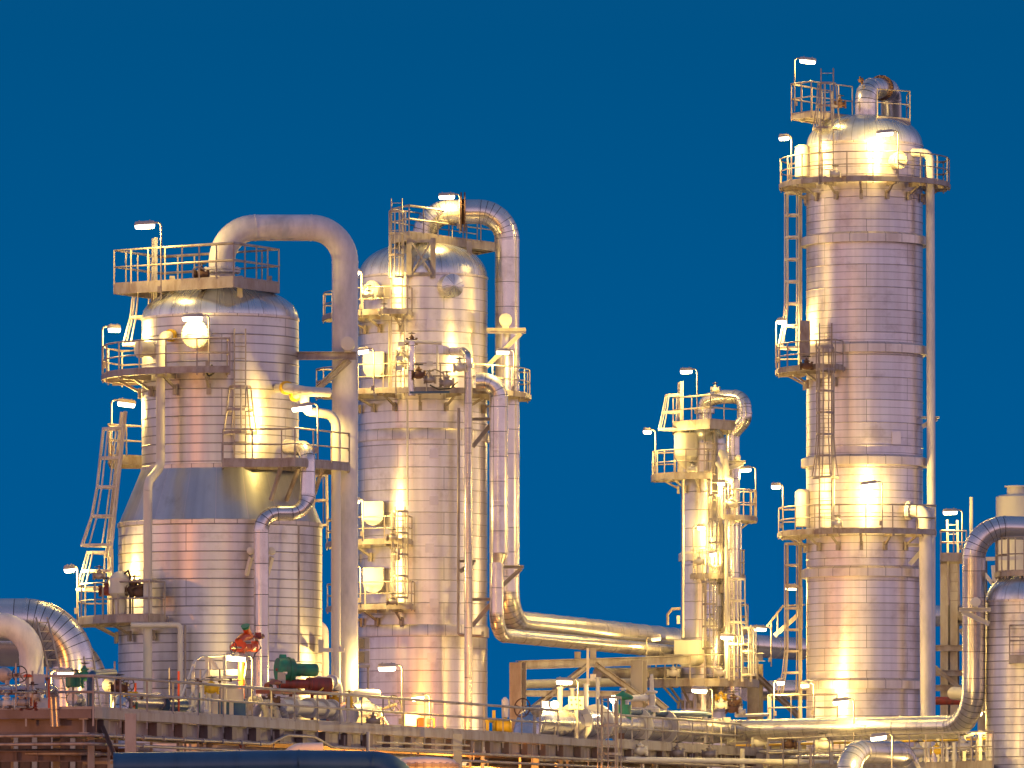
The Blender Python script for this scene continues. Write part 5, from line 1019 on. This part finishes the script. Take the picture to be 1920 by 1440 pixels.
t = thing('gear_cabinet', 'grey cabinet on the side platform of the tall column', 'cabinet', W(1509, 694, 322.6), None); MB().box(W(1509, 634, 322.6), (.48, .4, 1.6)).build('case', 'steel', t); MB().box(W(1509, 640, 322.36), (.4, .03, 1.7)).build('door', 'galv', t)
bulkhead('orange sodium lamp tucked behind the deck edge beam left of the orange lit column', 800, 1394, 266.6, 2200, SOD)
bulkhead('orange sodium lamp tucked behind the deck edge beam right of the orange lit column', 925, 1396, 278.5, 2200, SOD)
# crowded piping between the rear header and the walkway at the right
for i, (x0, y0, x1, y1, D0, D1, r, mt, lab) in enumerate(((1380, 1398, 1850, 1386, 316, 301, .05, 'yellow', 'yellow lit handrail like tube under the crossover pipe'), (1390, 1412, 1850, 1400, 316, 302, .08, 'cream', 'cream pipe under the crossover pipe'), (1400, 1424, 1850, 1411, 318, 303, .12, 'clad', 'clad pipe under the crossover pipe'), (1420, 1434, 1850, 1424, 318, 304, .07, 'cream', 'lower cream pipe under the crossover pipe'),
        (1010, 1408, 1400, 1416, 292, 322, .07, 'cream', 'cream pipe low below the rear header'), (1010, 1418, 1400, 1425, 292, 322, .10, 'clad', 'clad pipe low below the rear header'), (1010, 1430, 1400, 1434, 292, 322, .06, 'galv', 'thin pipe low below the rear header'), (1225, 1345, 1335, 1349, 302, 309, .06, 'cream', 'thin cream line above the rear header'), (1380, 1342, 1440, 1340, 316, 318, .08, 'cream', 'short cream line by the low landing'))):
    pipe('rack_pipe', lab, [W(x0, y0, D0), W(x1, y1, D1)], r, mt, group='pipes in the lower right racks', n=12)
for x, y0, D, mt, lab in ((1440, 1385, 314, 'cream', 'first'), (1500, 1382, 312, 'cream', 'second'), (1560, 1382, 310, 'cream', 'third'), (1726, 1376, 304, 'cream', 'fourth'), (1758, 1372, 303, 'cream', 'fifth'), (1808, 1374, 302, 'cream', 'sixth'), (1838, 1370, 301, 'cream', 'seventh')):
    t = thing('pipe_stanchion', lab + ' cream stanchion from the left under the crossover pipe', 'post', Vector((W(x, 0, D).x, D, 0)), 'stanchions under the crossover pipe'); a = W(x, y0, D); MB().bar(Vector((a.x, a.y, 0)), a, .14, .14).build('shaft', mt, t); MB().bar(a + Vector((-.4, 0, -.1)), a + Vector((.4, 0, -.1)), .1, .12).build('cross_arm', mt, t)
for lab, x, y, D, r, mt in (('cream valve left of the first walkway stanchion', 1425, 1392, 311, .16, 'cream'), ('rusty valve under the low landing', 1480, 1396, 309, .14, 'rust'), ('cream valve behind the half loop duct', 1545, 1398, 306, .16, 'cream'), ('cream valve right of the half loop duct', 1722, 1412, 296, .15, 'cream'), ('yellow valve right of the half loop duct', 1756, 1408, 294, .12, 'yellow'), ('pale valve at the right end of the walkway', 1806, 1400, 296, .15, 'cream'), ('cream valve left of the tall deck ladder', 1060, 1402, 290, .13, 'cream'), ('cream valve right of the tall deck ladder', 1200, 1408, 294, .14, 'cream'), ('grey valve low below the rear header', 1270, 1412, 300, .14, 'galv'), ('second grey valve low below the rear header', 1330, 1414, 304, .14, 'galv')): valve(lab, W(x, y, D), r, (1, -.2, 0), mt, group='valves in the lower right racks')
poly_platform('walkway', 'narrow lower walkway below the rear header', [(1020, 294), (1400, 318), (1390, 320), (1010, 296)], 1445, 296, [(0, 1)], h=1.2, spacing=1.6, group='walkways', beams=False)
# cables, bolts and plates on the motor skid
for lab, pts, mt in (('black cable looping from the green motor to its skid', [(528, 1278, 4.2), (520, 1292, 4.1), (532, 1302, 4.1), (552, 1300, 4.1)], 'black'), ('yellow hose under the red gear cylinder', [(560, 1292, 4.2), (575, 1300, 4.1), (596, 1299, 4.1), (606, 1290, 4.2)], 'yellow'), ('grey cable hanging at the fire monitor stand pipe', [(456, 1226, 2.1), (462, 1246, 2.), (458, 1270, 2.), (464, 1290, 2.)], 'galv')):
    pipe('cable', lab, [W_(*q) for q in pts], .03, mt, bend=.15, group='loose cables on the deck', n=8)
for x, y in ((535, 1262), (565, 1256), (585, 1257)): MB().box(W_(x, y, 4.5), (.14, .04, .09)).build('name_plate', 'sheet', G)
lamp('small wall lamp low on the right of the round platform of the slim column', 1366, 902, 965, 338.4, 200, L=.36, power=130)
lamp('small wall lamp above the half way platform of the slim column', 1352, 1034, 1080, 338.2, 180, L=.36, power=110)
# bolt ring and davit arm on the round manways of the broad and tall columns
for (cx, D, r, x, y, rad, root) in ((413, DL, 147, 382, 640, m_(27, DL), LV), (1621, DR, 109, 1672, 312, m_(16, DR), RV)):
    p, d = on_shell(cx, D, r, x, y, .78 if root is LV else .52); u = UP; w = d.cross(u); mb = MB()
    for j in range(24):
        a = 2 * math.pi * j / 24; c = p + (u * math.cos(a) + w * math.sin(a)) * rad * .88; mb.tube([c - d * .02, c + d * .035], rad * .045, 6)
    mb.build('bolt_ring', 'steel', root); MB().tube([p + d * .03 - w * rad * .5, p + d * .12 - w * rad * .5, p + d * .12 + w * rad * .5, p + d * .03 + w * rad * .5], .025, 8).build('handle', 'steel', root)
